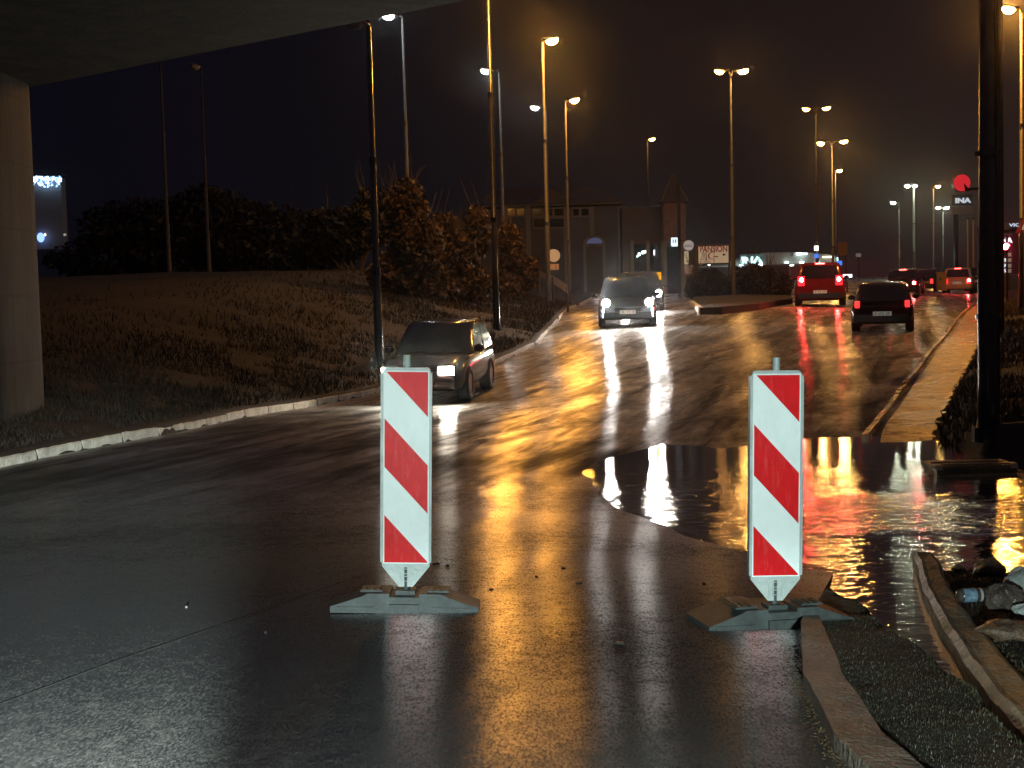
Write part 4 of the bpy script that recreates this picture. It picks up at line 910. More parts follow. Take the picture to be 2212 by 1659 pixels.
def yel(t, lf):
    Y = 58; f = px_box(MB(), 1410, 588, 1428, 605, Y, 0, .2).build('lit_face', emis('yellow_lit', (1.0, .48, .02), .95), t, xf=lf)
    mk = MB(); [px_box(mk, 1414+i*2.6, 591, 1415+i*2.6, 603, Y, .02, .03) for i in range(5)]; mk.build('bars', mat('amber_bar', (.4, .2, .02), .4), f, xf=lf)
    px_box(MB(), 1408.5, 586, 1429.5, 588, Y, .03, .24).build('cap', M['black'], t, xf=lf)
post_sign('island_sign', 'small glowing yellow sign on a post right of the black oncoming car', 'road sign', 58, 1419, 645, yel, [(1419, 604)], .05)
# guard rail on the bank left of the round sign
c = pt(1190, 625, 56); gr = thing('guard_rail', c, 'pale curved guard rail on posts behind the dark pole, left of the oncoming cars', 'guard rail'); lf = Matrix.Translation(-Vector(c))
path = [pt(x, y, Y) for x, y, Y in ((1128, 578, 62), (1140, 576, 61), (1152, 579, 60), (1165, 588, 58), (1180, 598, 56.5), (1195, 604, 55), (1212, 614, 54), (1226, 625, 53.5))]
m = MB()
for i in range(len(path)-1):
    a, b = path[i], path[i+1]; hh = .30 if i > 3 else .2
    m.add([a+Vector((0, 0, hh*.5)), b+Vector((0, 0, hh*.5)), b-Vector((0, 0, hh*.6)), a-Vector((0, 0, hh*.6)), a+Vector((0, .06, hh*.5)), b+Vector((0, .06, hh*.5)), b+Vector((0, .06, -hh*.6)), a+Vector((0, .06, -hh*.6))], [(0, 3, 2, 1), (4, 5, 6, 7), (0, 1, 5, 4), (2, 3, 7, 6)])
m.build('beam', mat('pale_rail', (.55, .45, .36), .5, .3), gr, xf=lf)
for p_ in path[1::2]: MB().tube([p_+Vector((0, .1, -.9)), p_+Vector((0, .1, .1))], .05, 8).build('post', M['steel'], gr, xf=lf)
# ------------------------------------------------------------------ filling station
Yg = 140.0; c = pt(1700, 612, Yg)
st = thing('filling_station', c, 'low filling station with a long lit canopy beyond the hedge and the red car', 'filling station'); lf = Matrix.Translation(-Vector(c))
a0 = pt(1560, 566, Yg+2); a1 = pt(1640, 556, Yg); 
cv = [(1572, 569, 574), (1652, 546, 571), (1700, 545, 569), (1752, 546, 569), (1808, 552, 569)]
m = MB()
for (x0, y0, y1), (x1, y2, y3) in zip(cv[:-1], cv[1:]):
    q = [pt(x0, y0, Yg), pt(x1, y2, Yg), pt(x1, y3, Yg), pt(x0, y1, Yg)]; q2 = [v+Vector((0, 9, 0)) for v in q]
    m.add(q+q2, [(0, 3, 2, 1), (4, 5, 6, 7), (0, 1, 5, 4), (2, 3, 7, 6)])
M['canopy'] = mat('canopy_fascia', (.30, .32, .32), .5, 0, .25, .4, emit=(.75, .85, .9), es=.028)
cn = m.build('canopy', M['canopy'], st, xf=lf)
px_box(MB(), 1508, 572, 1645, 578, Yg, .0, 3).build('forecourt_roof', M['canopy'], st, xf=lf)
lp = emis('station_lamp', (.82, 1.0, .92), 5.5); lpb = emis('station_lamp_blue', (.35, .65, 1.0), 3)
for x, y, w_, h_, mm in ((1762-3, 0, 0, 0, None), (1572, 566.5, 8, 4, lp), (1643, 572, 8, 4, lp), (1604, 577, 8, 4, lpb), (1602, 573, 7, 3, lp), (1700, 567, 7, 3, lp), (1711, 573, 7, 3, lp), (1733, 567, 8, 4, lp), (1768, 568, 6, 4, lp), (1726, 548, 9, 5, lp), (1738, 548, 12, 3, lp), (1712, 549, 4, 8, M['canopy']), (1592, 585, 8, 2, lp), (1788, 555, 20, 4, emis('strip_lamp', (1, .93, .6), 2.2)), (1808, 561, 5, 10, emis('strip_lamp_white', (.75, 1, .95), 2.2)), (1532, 568, 4, 10, lp)):
    if mm is None: continue
    px_box(MB(), x-w_/2, y-h_/2, x+w_/2, y+h_/2, Yg-.4, 0, .3).build('lamp', mm, st, xf=lf)
px_box(MB(), 1655, 569, 1800, 600, Yg, -7, .3).build('wall', M['wallg'], st, xf=lf)
for x in (1530, 1660, 1720, 1790): px_box(MB(), x-1.5, 570, x+1.5, 606, Yg, -3, .3).build('column', M['trim'], st, xf=lf)
# lit INA letters on the canopy
px_box(MB(), 1598, 549, 1650, 571, Yg, .3, .3).build('sign_board', mat('sign_board', (.05, .10, .10), .4, emit=(.35, .8, .8), es=.10), st, xf=lf)
lt = emis('ina_letters', (.72, 1.0, 1.0), 1.5)
def fit_text(s, x0, x1, y0, y1, Y, mtl, parent, lf, bold=.0, dy=.08):
    a = pt(x0, y1, Y); b = pt(x1, y0, Y); o = text('lettering', s, 1.0, mtl, parent, (0, 0, 0), depth=.02, bold=bold)
    xs = [v.co.x for v in o.data.vertices]; zs_ = [v.co.y for v in o.data.vertices]
    sx_ = (b.x-a.x)/(max(xs)-min(xs)); sz_ = (b.z-a.z)/(max(zs_)-min(zs_))
    cx_ = (max(xs)+min(xs))/2; cz_ = (max(zs_)+min(zs_))/2
    o.scale = (sx_, sz_, 1); o.location = lf @ Vector(((a.x+b.x)/2-cx_*sx_, Y-dy, (a.z+b.z)/2-cz_*sz_)); return o
fit_text('INA', 1600, 1648, 553.5, 569.5, Yg-.35, lt, st, lf, .07)
# blue and white small signs above the red car
for (x, y, w_, h_, col_, lab) in ((1764, 553, 8, 9, (.05, .2, 1.0), 'small blue lit sign above the roof of the red car'), (1814, 568, 10, 10, (.05, .2, 1.0), 'small blue lit sign right of the red car roof'), (1831, 596, 19, 7, (.85, .97, 1.0), 'small white lit bar sign right of the red car')):
    Y = 70 if y < 590 else 66
    post_sign('small_sign', lab, 'road sign', Y, x, 618, lambda t, lf: px_box(MB(), x-w_/2, y-h_/2, x+w_/2, y+h_/2, Y, 0, .1).build('lit_face', emis('small_sign_face', col_, 1.1 if col_[0] < .5 else 3), t, xf=lf), [(x, y)], .03)
post_sign('small_lamp', 'small yellow-white lamp on the pole above the red car', 'lamp', 83, 1768, 560, lambda t, lf: px_box(MB(), 1761, 531, 1768, 541, 82.6, 0, .25).build('lens', emis('small_lamp', (1, .95, .7), 4), t, xf=lf))
post_sign('panel_sign', 'brown sign panel on two posts right of the red car', 'road sign', 88, 1820, 618, lambda t, lf: px_box(MB(), 1811, 523, 1830.5, 551, 88, 0, .08).build('panel', mat('brown_panel', (.30, .17, .09), .5, 0, .2, 2), t, xf=lf), [(1814, 525), (1827, 525)], .05)
post_sign('dim_round_sign', 'tiny dim pale round sign in the dark right of the brown panel', 'sign', 120, 1855, 600, lambda t, lf: px_box(MB(), 1849, 547, 1860, 555, 120, 0, .1).build('disc', mat('dim_disc', (.4, .36, .36), .5, emit=(.8, .8, .8), es=.09), t, xf=lf), [(1855, 550)], .05)  # small sign, its face given a faint glow; no lamp here
# cabinet between the cars
c = pt(2036, 627, 77); t = thing('cabinet', c, 'beige street cabinet between the dark saloon and the silver car', 'cabinet'); lf = Matrix.Translation(-Vector(c))
M['beige'] = mat('beige_paint', (.50, .36, .17), .5, 0, .15, 2)
px_box(MB(), 2027.5, 590, 2045, 628, 77, 0, .35).build('box', M['beige'], t, xf=lf); px_box(MB(), 2026.5, 587.5, 2046, 590, 77, .03, .42).build('lid', M['beige'], t, xf=lf); px_box(MB(), 2030, 600, 2033, 606, 77, .02, .03).build('handle', M['ink'], t, xf=lf)
# flagpoles
for x, lab in ((2089, 'left one of two thin orange-lit flagpoles by the price totem'), (2101, 'right one of two thin orange-lit flagpoles by the price totem')):
    c = pt(x+2, 600, 88); t = thing('flagpole', c, lab, 'flagpole', 'pair of thin flagpoles'); h_ = pt(x, 474, 88).z-c.z; xo = pt(x, 474, 88).x-c.x
    MB().tube([(0, 0, -1), (0, 0, h_)], [.075, .05], 8).build('pole', mat('warm_white_pole', (.75, .55, .32), .4), t, smooth=True); MB().ell((0, 0, h_+.05), (.08, .08, .08), 8, 6).build('finial', M['steel'], t)
# tall station totem
c = pt(2070, 600, 105); t = thing('station_totem', c, 'tall dark totem with lit white letters above the silver car', 'sign'); lf = Matrix.Translation(-Vector(c))
Y = 105
px_box(MB(), 2059, 420, 2101, 443, Y, 0, .4).build('top_panel', mat('totem_panel', (.06, .06, .07), .4), t, xf=lf)
px_box(MB(), 2058, 446, 2102, 463, Y, .0, .4).build('lower_panel', mat('totem_lower_panel', (.16, .12, .10), .6, emit=(.5, .4, .35), es=.03), t, xf=lf)
px_box(MB(), 2063, 463, 2070, 612, Y, 0, .3).build('column', M['darkpole'], t, xf=lf)
fit_text('INA', 2063, 2097, 427, 439, Y, emis('totem_letters', (.78, .87, 1.0), .62), t, lf, .05)
# price sign at the right
Y = 78; c = pt(2178, 640, Y); t = thing('price_sign', c, 'fuel price sign with white letters and blue-white digits beside the red traffic light', 'price sign'); lf = Matrix.Translation(-Vector(c))
px_box(MB(), 2156, 508, 2188, 592, Y, 0, .25).build('panel', mat('price_panel', (.08, .02, .05), .4, emit=(.5, .03, .12), es=.05), t, xf=lf)
fit_text('INA', 2159, 2186, 513, 525, Y, emis('price_letters', (1, .92, .98), 1.3), t, lf, .05)
dg_ = emis('price_digits', (.70, .85, 1.0), 1.1)
for s_, y in (('2', 550), ('38', 562), ('59', 574), ('25', 585)): fit_text(s_, 2160 if s_ == '2' else 2159.5, 2165.5 if s_ == '2' else 2172, y-4, y+4, Y, dg_, t, lf, .02)
for i, y in enumerate((550, 562, 574, 585)): px_box(MB(), 2177, y-4, 2184, y+4, Y, .05, .06).build('fuel_mark', mat('fuel_mark', (.5, .45, .35), .5, emit=(1, .9, .7), es=.12), t, xf=lf)
px_box(MB(), 2178, 590, 2181, 642, Y, 0, .15).build('post', M['steel'], t, xf=lf)
# shop building with lit name
Y = 150; c = pt(2215, 615, Y); t = thing('shop', c, 'dark low shop building with a small lit name at the right edge', 'building'); lf = Matrix.Translation(-Vector(c))
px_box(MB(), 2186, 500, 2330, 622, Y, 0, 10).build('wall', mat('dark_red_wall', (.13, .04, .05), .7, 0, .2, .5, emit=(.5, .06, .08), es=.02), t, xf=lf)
px_box(MB(), 2178, 478, 2330, 496, Y, .4, 10.5).build('fascia', mat('fascia', (.05, .04, .05), .5), t, xf=lf)
o = fit_text('VICTA', 2179, 2222, 481.5, 490, Y-.5, emis('name_letters', (.75, .85, 1.0), .8), t, lf, .02)
# house with icicle lights at far left
Y = 120; c = pt(100, 520, Y); t = thing('house', c, 'pale house hung with icicle lights just right of the bridge pier', 'house'); lf = Matrix.Translation(-Vector(c))
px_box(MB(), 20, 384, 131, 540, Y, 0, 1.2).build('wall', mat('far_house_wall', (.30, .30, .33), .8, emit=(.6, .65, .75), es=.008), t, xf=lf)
a = pt(16, 384, Y); b = pt(135, 384, Y); MB().add([(a.x, Y-.4, a.z), (b.x, Y-.4, a.z), (b.x, Y+1.6, a.z), (a.x, Y+1.6, a.z), ((a.x+b.x)/2, Y+.6, a.z+.35)], [(0, 1, 4), (1, 2, 4), (2, 3, 4), (3, 0, 4), (3, 2, 1, 0)]).build('roof', M['roof'], t, xf=lf)
ic = MB(); ic2 = MB()
for k in range(150):
    x = random.uniform(72, 133); dd = abs(random.gauss(0, 1))*8+1; y = 381+min(dd, 22)*(1 if k % 9 else 1.4); p_ = pt(x, y, Y-.5); s_ = random.uniform(.035, .075); (ic if k % 3 else ic2).ell(p_, (s_, s_, s_*1.6), 5, 4)
ic.build('icicle_lights', emis('icicle_white', (.55, .80, 1.0), 3.0), t, xf=lf)['kind'] = 'stuff'; ic2.build('icicle_lights', emis('icicle_blue', (.30, .55, 1.0), 2.2), t, xf=lf)['kind'] = 'stuff'
MB().ell(pt(88, 513, Y-.5), (.33, .1, .42), 10, 8).build('blue_lamp', emis('blue_lamp', (.25, .42, 1.0), 2.0), t, xf=lf)
MB().ell(pt(97.5, 507, Y-.5), (.10, .1, .14), 8, 6).build('lamp', emis('warm_lamp', (1, .92, .75), 1.5), t, xf=lf); MB().ell(pt(140, 507, Y-.5), (.14, .1, .12), 8, 6).build('lamp', emis('warm_lamp_dim', (.8, .8, .65), .35), t, xf=lf)

# ------------------------------------------------------------------ things in and beside the pond
def rock(name, label, cat, px, py, D, r, mtl, seed, grp=None, sq=.55, yext=1.0):
    p = gpl(px, py, D-.12); rr_ = np.random.default_rng(seed); m = MB(); nu, nv = 22, 14; vs = []
    ph = rr_.uniform(0, 6.28, 6)
    for i in range(nv+1):
        th = math.pi*i/nv
        for j in range(nu):
            a = 2*math.pi*j/nu; k = 1+.16*math.sin(2*a+ph[0])+.10*math.sin(5*a+ph[1]+3*th)+.09*math.sin(4*th+ph[2]+2*a)+.04*math.sin(11*a+ph[3]+7*th)
            vs.append((r*k*math.sin(th)*math.cos(a), r*k*yext*math.sin(th)*math.sin(a), r*k*sq*math.cos(th)))
    fs = [(i*nu+j, (i+1)*nu+j, (i+1)*nu+(j+1) % nu, i*nu+(j+1) % nu) for i in range(nv) for j in range(nu)]
    o = m.add(vs, fs).build(name, mtl, None, smooth=True); o.location = (p.x, p.y, p.z + r*sq*.5); return tag(o, label, cat, grp)
# long slab kerb bordering the channel
sl = MB(); L_ = []
ysl = np.arange(3.6, 8.62, .07)
for y in ysl:
    xl_ = float(np.interp(y, CHR[:, 0], CHR[:, 1])); wd_ = float(np.interp(y, [3.6, 5.5, 7, 8.6], [.30, .22, .17, .135])); L_.append((xl_, xl_+wd_, y))
vs = []; n_ = 7
for (a_, b_, y) in L_:
    for j in range(n_):
        x = a_+(b_-a_)*j/(n_-1); zz = WZ+.10 + .014*float(noise2(x, y, 9, 41)) + .006*float(noise2(x, y, 33, 42)) - (.02 if j in (0, n_-1) else 0) + (.012 if j == 1 else 0)
        vs.append((x+.012*float(noise2(y, y*0, 8, 43)), y, zz))
    vs.append((b_+.01, y, WZ-.2)); vs.append((a_-.01, y, WZ-.2))
m_ = n_+2; fs = [(i*m_+j, i*m_+(j+1) % m_, (i+1)*m_+(j+1) % m_, (i+1)*m_+j) for i in range(len(L_)-1) for j in range(m_)] + [tuple(range(m_-1, -1, -1)), tuple((len(L_)-1)*m_+j for j in range(m_))]
tag(sl.add(vs, fs).build('kerb_slab', M['slab']), 'long mossy brown concrete slab edging the dark water channel at the lower right', 'kerb slab')
# concrete grating block standing in the pond
a = gpl(2018, 1022, PD-.02); b = gpl(2192, 1016, PD-.02); Yq = (a.y+b.y)/2; t = thing('drain_block', ((a.x+b.x)/2, Yq, WZ), 'low ridged concrete block standing in the pond below the thick black pole', 'concrete block')
wq = b.x-a.x; M['dkconc'] = mat('dark_wet_concrete', (.10, .085, .05), .4, 0, .5, 6, .8, 30)
MB().box((0, .17, .070), (wq, .46, .03)).build('top', M['slab'], t); MB().box((0, -.03, .028), (wq*.97, .08, .05)).build('front_face', M['dkconc'], t); MB().box((.0, -.10, .004), (wq*.96, .03, .016)).build('lower_lip', M['slab'], t)
for k, s_ in enumerate((-1, 1)): MB().box((s_*(wq/2-.035), .0, .075), (.07, .14, .045), 0, 0, .8).build('end_block', M['kerb'], t)
for yy in (.02, .22): MB().box((0, yy, .090), (wq*.9, .04, .010)).build('rib', M['slab'], t)
# litter
t0 = gpl(2108, 1303, PD-.09); bt = thing('plastic_bottle', (t0.x, t0.y, t0.z+.045), 'clear plastic bottle with a blue and white label lying in the rubble', 'bottle', None, R(6))
M['clear'] = mat('wet_clear_plastic', (.20, .19, .17), .08, coat=1); M['clear'].node_tree.nodes['Principled BSDF'].inputs['Transmission Weight'].default_value = .55
xs_ = [-.105, -.10, -.05, 0, .05, .085, .115, .135]; rs_ = [.012, .033, .036, .034, .036, .03, .014, .013]
bo = MB().tube([(x, 0, 0) for x in xs_], rs_, 18).build('body', M['clear'], bt, smooth=True)
MB().tube([(-.075, 0, 0), (-.005, 0, 0)], .0375, 18, 0, False).build('label', mat('bottle_label', (.28, .45, .70), .4, 0, .7, 22), bt, smooth=True)
MB().tube([(.015, 0, 0), (.028, 0, 0)], .037, 18, 0, False).build('label', M['white'], bt, smooth=True); MB().tube([(.135, 0, 0), (.155, 0, 0)], .016, 14).build('cap', mat('blue_cap', (.05, .12, .5), .4), bt)
def bag(name, label, cat, px, py, D, w_, h_, mtl, seed):
    p = gpl(px, py, D-.12); rr_ = np.random.default_rng(seed); ph = rr_.uniform(0, 6.28, 8); nu, nv = 44, 26; vs = []
    for i in range(nv+1):
        th = math.pi*i/nv
        for j in range(nu):
            a = 2*math.pi*j/nu
            k = 1+.14*math.sin(3*a+ph[0]+2*th)+.10*abs(math.sin(5*a+ph[1]-3*th))+.07*abs(math.sin(9*a+ph[2]+5*th))+.05*math.sin(14*a+ph[3]-8*th)
            vs.append((w_*k*math.sin(th)*math.cos(a), w_*.8*k*math.sin(th)*math.sin(a), h_*(k*math.cos(th)*.5+.42)))
    o = MB().add(vs, [(i*nu+j, (i+1)*nu+j, (i+1)*nu+(j+1) % nu, i*nu+(j+1) % nu) for i in range(nv) for j in range(nu)]).build(name, mtl); o.location = (p.x, p.y, p.z); return tag(o, label, cat)
M['bagw'] = mat('white_plastic_bag', (.62, .70, .64), .4, 0, .12, 12, .4, 45)
bag('plastic_bag', 'crumpled white plastic bag at the right edge, above the other bag', 'plastic bag', 2216, 1285, 1.86, .11, .15, M['bagw'], 3)
bag('plastic_bag', 'small crumpled white plastic bag at the right edge, below the bigger one', 'plastic bag', 2212, 1328, 1.86, .055, .055, M['bagw'], 5)
bag('plastic_sheet', 'crumpled clear plastic sheet between the bottle and the white bag', 'plastic sheet', 2168, 1312, 1.86, .09, .12, mat('grimy_clear_plastic', (.16, .13, .11), .15, 0, .4, 12, .6, 30, coat=1), 9)
STN = mat('wet_stone', (.13, .115, .07), .4, 0, .45, 9, .7, 40)
rock('stone', 'rounded olive stone lying at the near edge of the pond', 'stone', 2136, 1240, 1.92, .105, STN, 4)
rock('stone', 'brown wet stone below the white bags', 'stone', 2180, 1372, 1.88, .13, mat('brown_wet_stone', (.17, .115, .075), .4, 0, .4, 9, .7, 40), 8, None, .35)
rock('stone', 'small dark stone in the water beside the concrete block', 'stone', 2070, 1232, 1.93, .035, STN, 12)
# pebbles and debris as stuff in the overflow at the lower right and beside the near kerb
deb = MB()
def peb(x, y, z, r):
    a = random.uniform(0, 6.28); v = []
    for k in range(6): q = a+k*math.pi/3; v.append((x+r*math.cos(q)*random.uniform(.7, 1.2), y+r*math.sin(q)*random.uniform(.7, 1.2), z))
    v.append((x, y, z+r*random.uniform(.5, .9))); deb.add(v, [(k, (k+1) % 6, 6) for k in range(6)])
for _ in range(2600):
    y = random.uniform(4.0, 8.6); xr_ = float(np.interp(y, CHR[:, 0], CHR[:, 1])); x = xr_+.22+random.expovariate(1.6); 
    if x > xr_+2: continue
    peb(x, y, zg_at(x, y)-.003, random.uniform(.004, .016)*(2 if random.random() < .05 else 1))
for _ in range(1500):
    y = random.uniform(3.9, 5.6); a_ = float(np.interp(y, CHL[:, 0], CHL[:, 1])); b_ = float(np.interp(y, CHR[:, 0], CHR[:, 1])); x = random.uniform(a_-.02, b_)
    if float(noise2(x, y, 6, 71)) < .0: continue
    peb(x, y, WZ-.004, random.uniform(.005, .013))
for _ in range(600):
    y = random.uniform(4.3, 6.1); x = float(XR(y)) - abs(random.gauss(.0, .035)) - .005; peb(x, y, g1(x, y)-.001, random.uniform(.003, .009))
tag(deb.build('gravel', mat('wet_gravel', (.065, .045, .025), .2, 0, .5, 9, coat=1)), 'wet pebbles and debris on the muddy bank at the lower right', 'gravel', None, 'stuff')

chips = MB()
for (x, y, w_, h_) in ((941, 1181, 16, 5), (966, 1186, 6, 3), (1250, 1228, 14, 6), (1158, 1214, 5, 4), (1340, 1388, 26, 2), (1216, 1186, 8, 3), (575, 1368, 5, 3), (402, 1300, 5, 3), (1520, 1212, 6, 3), (1060, 1254, 8, 2)):
    p_ = gp(x, y, 1.66); k_ = p_.y/FPX; chips.box((p_.x, p_.y, g1(p_.x, p_.y)+.006), (w_*k_, .02+h_*k_, .010), random.uniform(-.5, .5), 0, .7)
tag(chips.build('litter', mat('dark_bark_chips', (.02, .016, .012), .5)), 'small dark wood and leaf chips scattered on the wet asphalt', 'litter', None, 'stuff')
# ------------------------------------------------------------------ vegetation
def leafmass(mb, blobs, n, size, seed):
    r = np.random.default_rng(seed); bl = np.array(blobs); wts = bl[:, 3]*bl[:, 4]*bl[:, 5]; idx = r.choice(len(bl), n, p=wts/wts.sum())
    d = r.normal(size=(n, 3)); d /= np.linalg.norm(d, axis=1)[:, None]; rad = (.45+.6*r.random(n)**.7)[:, None]
    P = bl[idx, :3] + d*rad*bl[idx, 3:6]
    u = r.normal(size=(n, 3)); u /= np.linalg.norm(u, axis=1)[:, None]; v = np.cross(u, r.normal(size=(n, 3))); v /= np.linalg.norm(v, axis=1)[:, None]
    s = size*(.5+r.random(n))[:, None]
    V = np.stack([P-u*s, P+v*s*.45, P+u*s, P-v*s*.45], 1).reshape(-1, 3); o = len(mb.v)
    mb.v += [tuple(q) for q in V.tolist()]; mb.f += [(o+4*i, o+4*i+1, o+4*i+2, o+4*i+3) for i in range(n)]; mb.mi += [0]*n
def bush(name, label, cat, Y, pixblobs, n, size, mtl, seed, group=None, trunk=True, ybase=None):
    """pixblobs: (px, py, rx_px, ry_px)"""
    s = Y/FPX; bl = []; r = random.Random(seed)
    for (x, y, rx, ry) in pixblobs:
        p_ = pt(x, y, Y+r.uniform(-.8, .8)); bl.append((p_.x, p_.y, p_.z, rx*s, min(rx, ry)*s*1.1, ry*s))
        for k in range(5):
            a = r.uniform(0, 6.28); bl.append((p_.x+rx*s*.8*math.cos(a), p_.y+r.uniform(-.5, .5)*rx*s, p_.z+ry*s*.8*math.sin(a), rx*s*.38, rx*s*.38, ry*s*.38))
    cx_ = sum(b[0] for b in bl)/len(bl); zg = float(verge(np.array([cx_]), np.array([Y]))[0]); t = thing(name, (cx_, Y, zg), label, cat, group); lf = Matrix.Translation(-Vector(t.location))
    m = MB(); leafmass(m, bl, n, size, seed); m.build('crown', mtl, t, xf=lf)
    if trunk:
        m = MB(); top = max(b[2]+b[5]*.6 for b in bl)
        for k in range(7):
            b = bl[r.randrange(len(bl))]; x0 = cx_+r.uniform(-.3, .3); e_ = (b[0]+r.uniform(-.3, .3), b[1], b[2]+b[5]*r.uniform(.3, 1.1)); md = (x0*.6+e_[0]*.4+r.uniform(-.2, .2), Y, zg*.5+e_[2]*.5)
            m.tube([(x0, Y, zg-.3), md, e_], [.07, .045, .012], 6)
        m.build('trunk', M['bark'], t, xf=lf)
        m = MB()
        for k in range(46):
            b = bl[r.randrange(len(bl))]; a = r.uniform(0, 6.28); q0 = Vector((b[0]+b[3]*.5*math.cos(a), b[1]+b[4]*.4*math.sin(a), b[2]+b[5]*.4)); q1 = q0+Vector((r.uniform(-.5, .5), r.uniform(-.4, .4), r.uniform(.5, 1.3)))*(Y/50); m.tube([q0, q0.lerp(q1, .5)+Vector((r.uniform(-.08, .08), 0, 0)), q1], [.02, .013, .005], 4)
        m.build('twigs', M['bark'], t, xf=lf)
    return t
VG = 'bushes on the left bank'
bush('bush', 'tall brown autumn bush behind the left beacon board, lit dim orange', 'bush', 46, [(880, 450, 42, 62), (900, 530, 55, 60), (860, 600, 60, 60), (930, 620, 60, 55), (890, 430, 25, 35)], 15000, .11, M['leafb'], 11, VG)
bush('bush', 'dark bush left of the tall brown bush, on the hillside', 'bush', 55, [(740, 500, 80, 50), (810, 470, 50, 60), (700, 540, 70, 40)], 12000, .14, M['leafd'], 12, VG)
bush('bush', 'brown bush between the tall dark pole and the brown autumn bush', 'bush', 48, [(985, 560, 50, 55), (1000, 620, 60, 50), (960, 500, 35, 40), (1030, 500, 30, 50)], 13000, .10, M['leafb'], 13, VG)
bush('bush', 'dark leafy bush right of the tall dark pole, before the grey house', 'bush', 58, [(1100, 540, 32, 55), (1120, 590, 45, 40), (1090, 620, 40, 40)], 9000, .10, M['leafb'], 14, VG)
bush('tree', 'dark tree mass on the hill behind the unlit lamps', 'tree', 75, [(300, 490, 130, 60), (450, 470, 110, 60), (560, 500, 110, 60), (240, 560, 140, 50), (420, 560, 160, 50), (600, 560, 130, 50), (370, 520, 90, 50)], 20000, .2, M['leafd'], 15)
bush('bush', 'round clipped bush under the billboard, left one of the hedge', 'bush', 66, [(1530, 615, 42, 32), (1505, 628, 26, 20)], 9000, .08, M['leafd'], 21, 'bushes of the median hedge')
bush('bush', 'round clipped bush at the foot of the two-armed lamp, right one of the hedge', 'bush', 66, [(1625, 608, 50, 34), (1670, 615, 42, 32), (1585, 620, 30, 24)], 12000, .08, M['leafd'], 22, 'bushes of the median hedge')
# grass as stuff: left bank, median island, right verge, near tongue
def grass(n, sampler, hh, name, label, mtl, seed, wdt=.006):
    r = np.random.default_rng(seed); x, y = sampler(r, n); z = verge(x, y); n = len(x)
    cl = noise2(x, y, 1.1, seed+50)+.6*noise2(x, y, 3.3, seed+60); keep = (cl > -.25) | (r.random(n) < .12) | (hh < .05); x, y, z, cl = x[keep], y[keep], z[keep], cl[keep]; n = len(x)
    a = r.uniform(0, 6.28, n); h = hh*(.3+r.random(n)**1.5*1.3)*(1+.7*np.clip(cl, -.6, 1)); lx = r.normal(0, .35, n)*h; ly = r.normal(0, .35, n)*h; w = wdt*(1+y/12)
    V = np.stack([np.c_[x-w*np.cos(a), y-w*np.sin(a), z-.01], np.c_[x+w*np.cos(a), y+w*np.sin(a), z-.01], np.c_[x+lx, y+ly, z+h]], 1).reshape(-1, 3)
    me = bpy.data.meshes.new(name); me.from_pydata(V.tolist(), [], np.arange(3*n).reshape(-1, 3).tolist()); me.materials.append(mtl); me.update()
    return tag(link(bpy.data.objects.new(name, me)), label, 'grass', None, 'stuff')
def s_left(r, n):
    y = 12+55*r.random(n)**1.3; return XL(y)-.15-abs(r.normal(0, 1, n))*3.5, y
def s_right(r, n):
    y = 14.8+45*r.random(n)**1.5; x = XR(y)+.72+.014*(y-15)+abs(r.normal(0, 1, n))*2.5; return x, y
def s_tong(r, n):
    y = r.uniform(3.8, 8.0, n); a = XR(y)+np.interp(y, [2.8, 4.7, 5.5, 6.4, 6.8], [.20, .16, .15, .09, .03]); b = np.interp(y, CHL[:, 0], CHL[:, 1]); x = a+(b-a)*r.random(n); k = b > a+.03; return x[k], y[k]
def s_bank(r, n):
    y = r.uniform(3.8, 8.4, n); a = np.interp(y, CHR[:, 0], CHR[:, 1])+.2; return a+r.exponential(.7, n), y
grass(60000, s_left, .11, 'grass', 'rough brown wet grass on the left bank', mat('brown_grass', (.034, .025, .014), .95, 0, .4, 1), 1, .004)
grass(26000, s_right, .10, 'grass', 'dark wet grass verge around the thick black pole', mat('dark_grass', (.045, .04, .02), .6, 0, .4, 1), 2, .005)
grass(30000, s_tong, .006, 'grass', 'short matted green grass strip between the near kerb and the channel', M['grass'], 3, .0016)
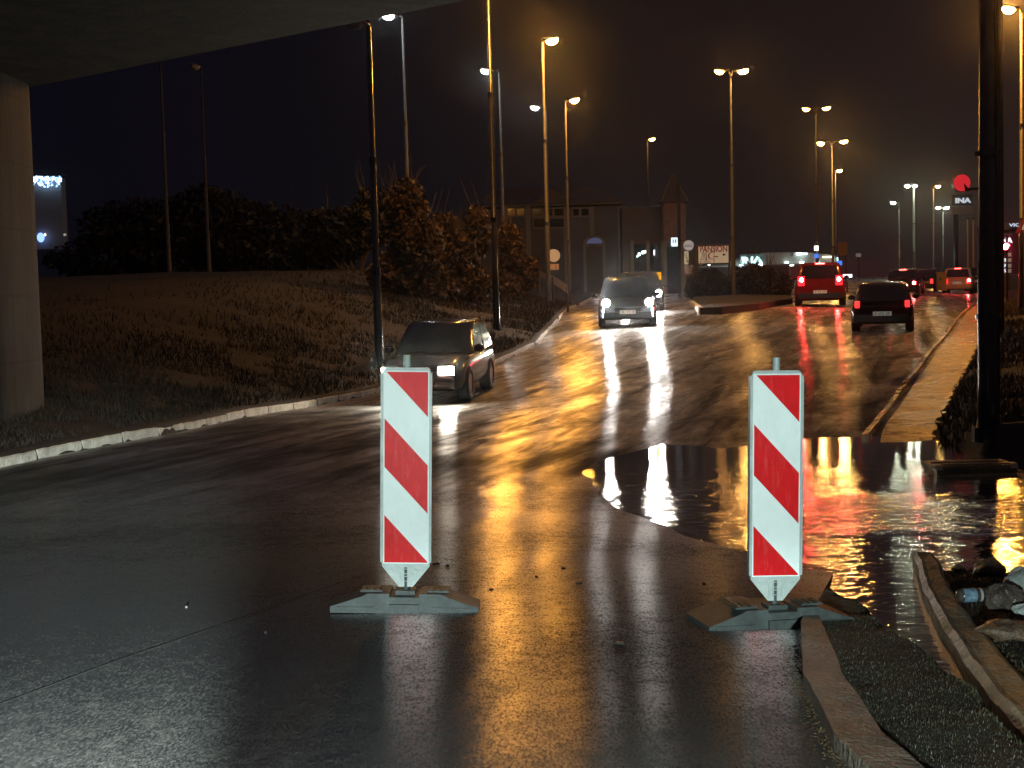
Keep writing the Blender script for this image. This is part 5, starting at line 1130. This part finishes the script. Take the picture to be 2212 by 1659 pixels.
grass(9000, s_bank, .025, 'grass', 'sparse wet grass in the rubble at the lower right', M['grass'], 4, .0018)
# median island with kerb
isl = [gp(x, y, D) for x, y, D in ((1492, 655, 1.32), (1512, 671, 1.34), (1560, 669, 1.32), (1640, 661, 1.28), (1712, 650, 1.25), (1705, 642, 1.22), (1600, 640, 1.2), (1500, 645, 1.24))]
m = MB(); n_ = len(isl); tp = [v+Vector((0, 0, .10)) for v in isl]; bt_ = [v-Vector((0, 0, .3)) for v in isl]; cc = sum(tp, Vector())/n_ + Vector((0, 0, .12))
io = m.add(tp+bt_+[cc], [(i, (i+1) % n_, 2*n_) for i in range(n_)] + [(i, n_+i, n_+(i+1) % n_, (i+1) % n_) for i in range(n_)]).build('traffic_island', ground_material()); tag(io, None, None, kind='structure')
ik = MB()
for i in range(0, 1):
    a, b = tp[i], tp[i+1]; d = (b-a).normalized(); nn_ = Vector((d.y, -d.x, 0))
    ik.add([a+nn_*.05, b+nn_*.05, b-nn_*.12, a-nn_*.12, a+nn_*.05-Vector((0, 0, .3)), b+nn_*.05-Vector((0, 0, .3)), b-nn_*.12-Vector((0, 0, .3)), a-nn_*.12-Vector((0, 0, .3))], [(0, 1, 2, 3), (0, 4, 5, 1), (2, 6, 7, 3), (1, 5, 6, 2), (3, 7, 4, 0)])
    ik.v = [(x, y, z+.012) for x, y, z in ik.v]
tag(ik.build('kerb', M['white']), None, None, kind='structure')

# ------------------------------------------------------------------ damp night air
hz = MB().box((0, 700, 148), (3300, 1800, 303)).build('haze', bpy.data.materials.new('haze')); hm = hz.data.materials[0]; hm.use_nodes = True
hn = hm.node_tree.nodes; hl = hm.node_tree.links; hn.remove(hn['Principled BSDF'])
pv_ = hn.new('ShaderNodeVolumePrincipled'); pv_.inputs['Color'].default_value = (.9, .9, .92, 1); pv_.inputs['Density'].default_value = .00032; pv_.inputs['Anisotropy'].default_value = .965
hl.new(pv_.outputs[0], hn['Material Output'].inputs['Volume']); tag(hz, None, None, kind='stuff')
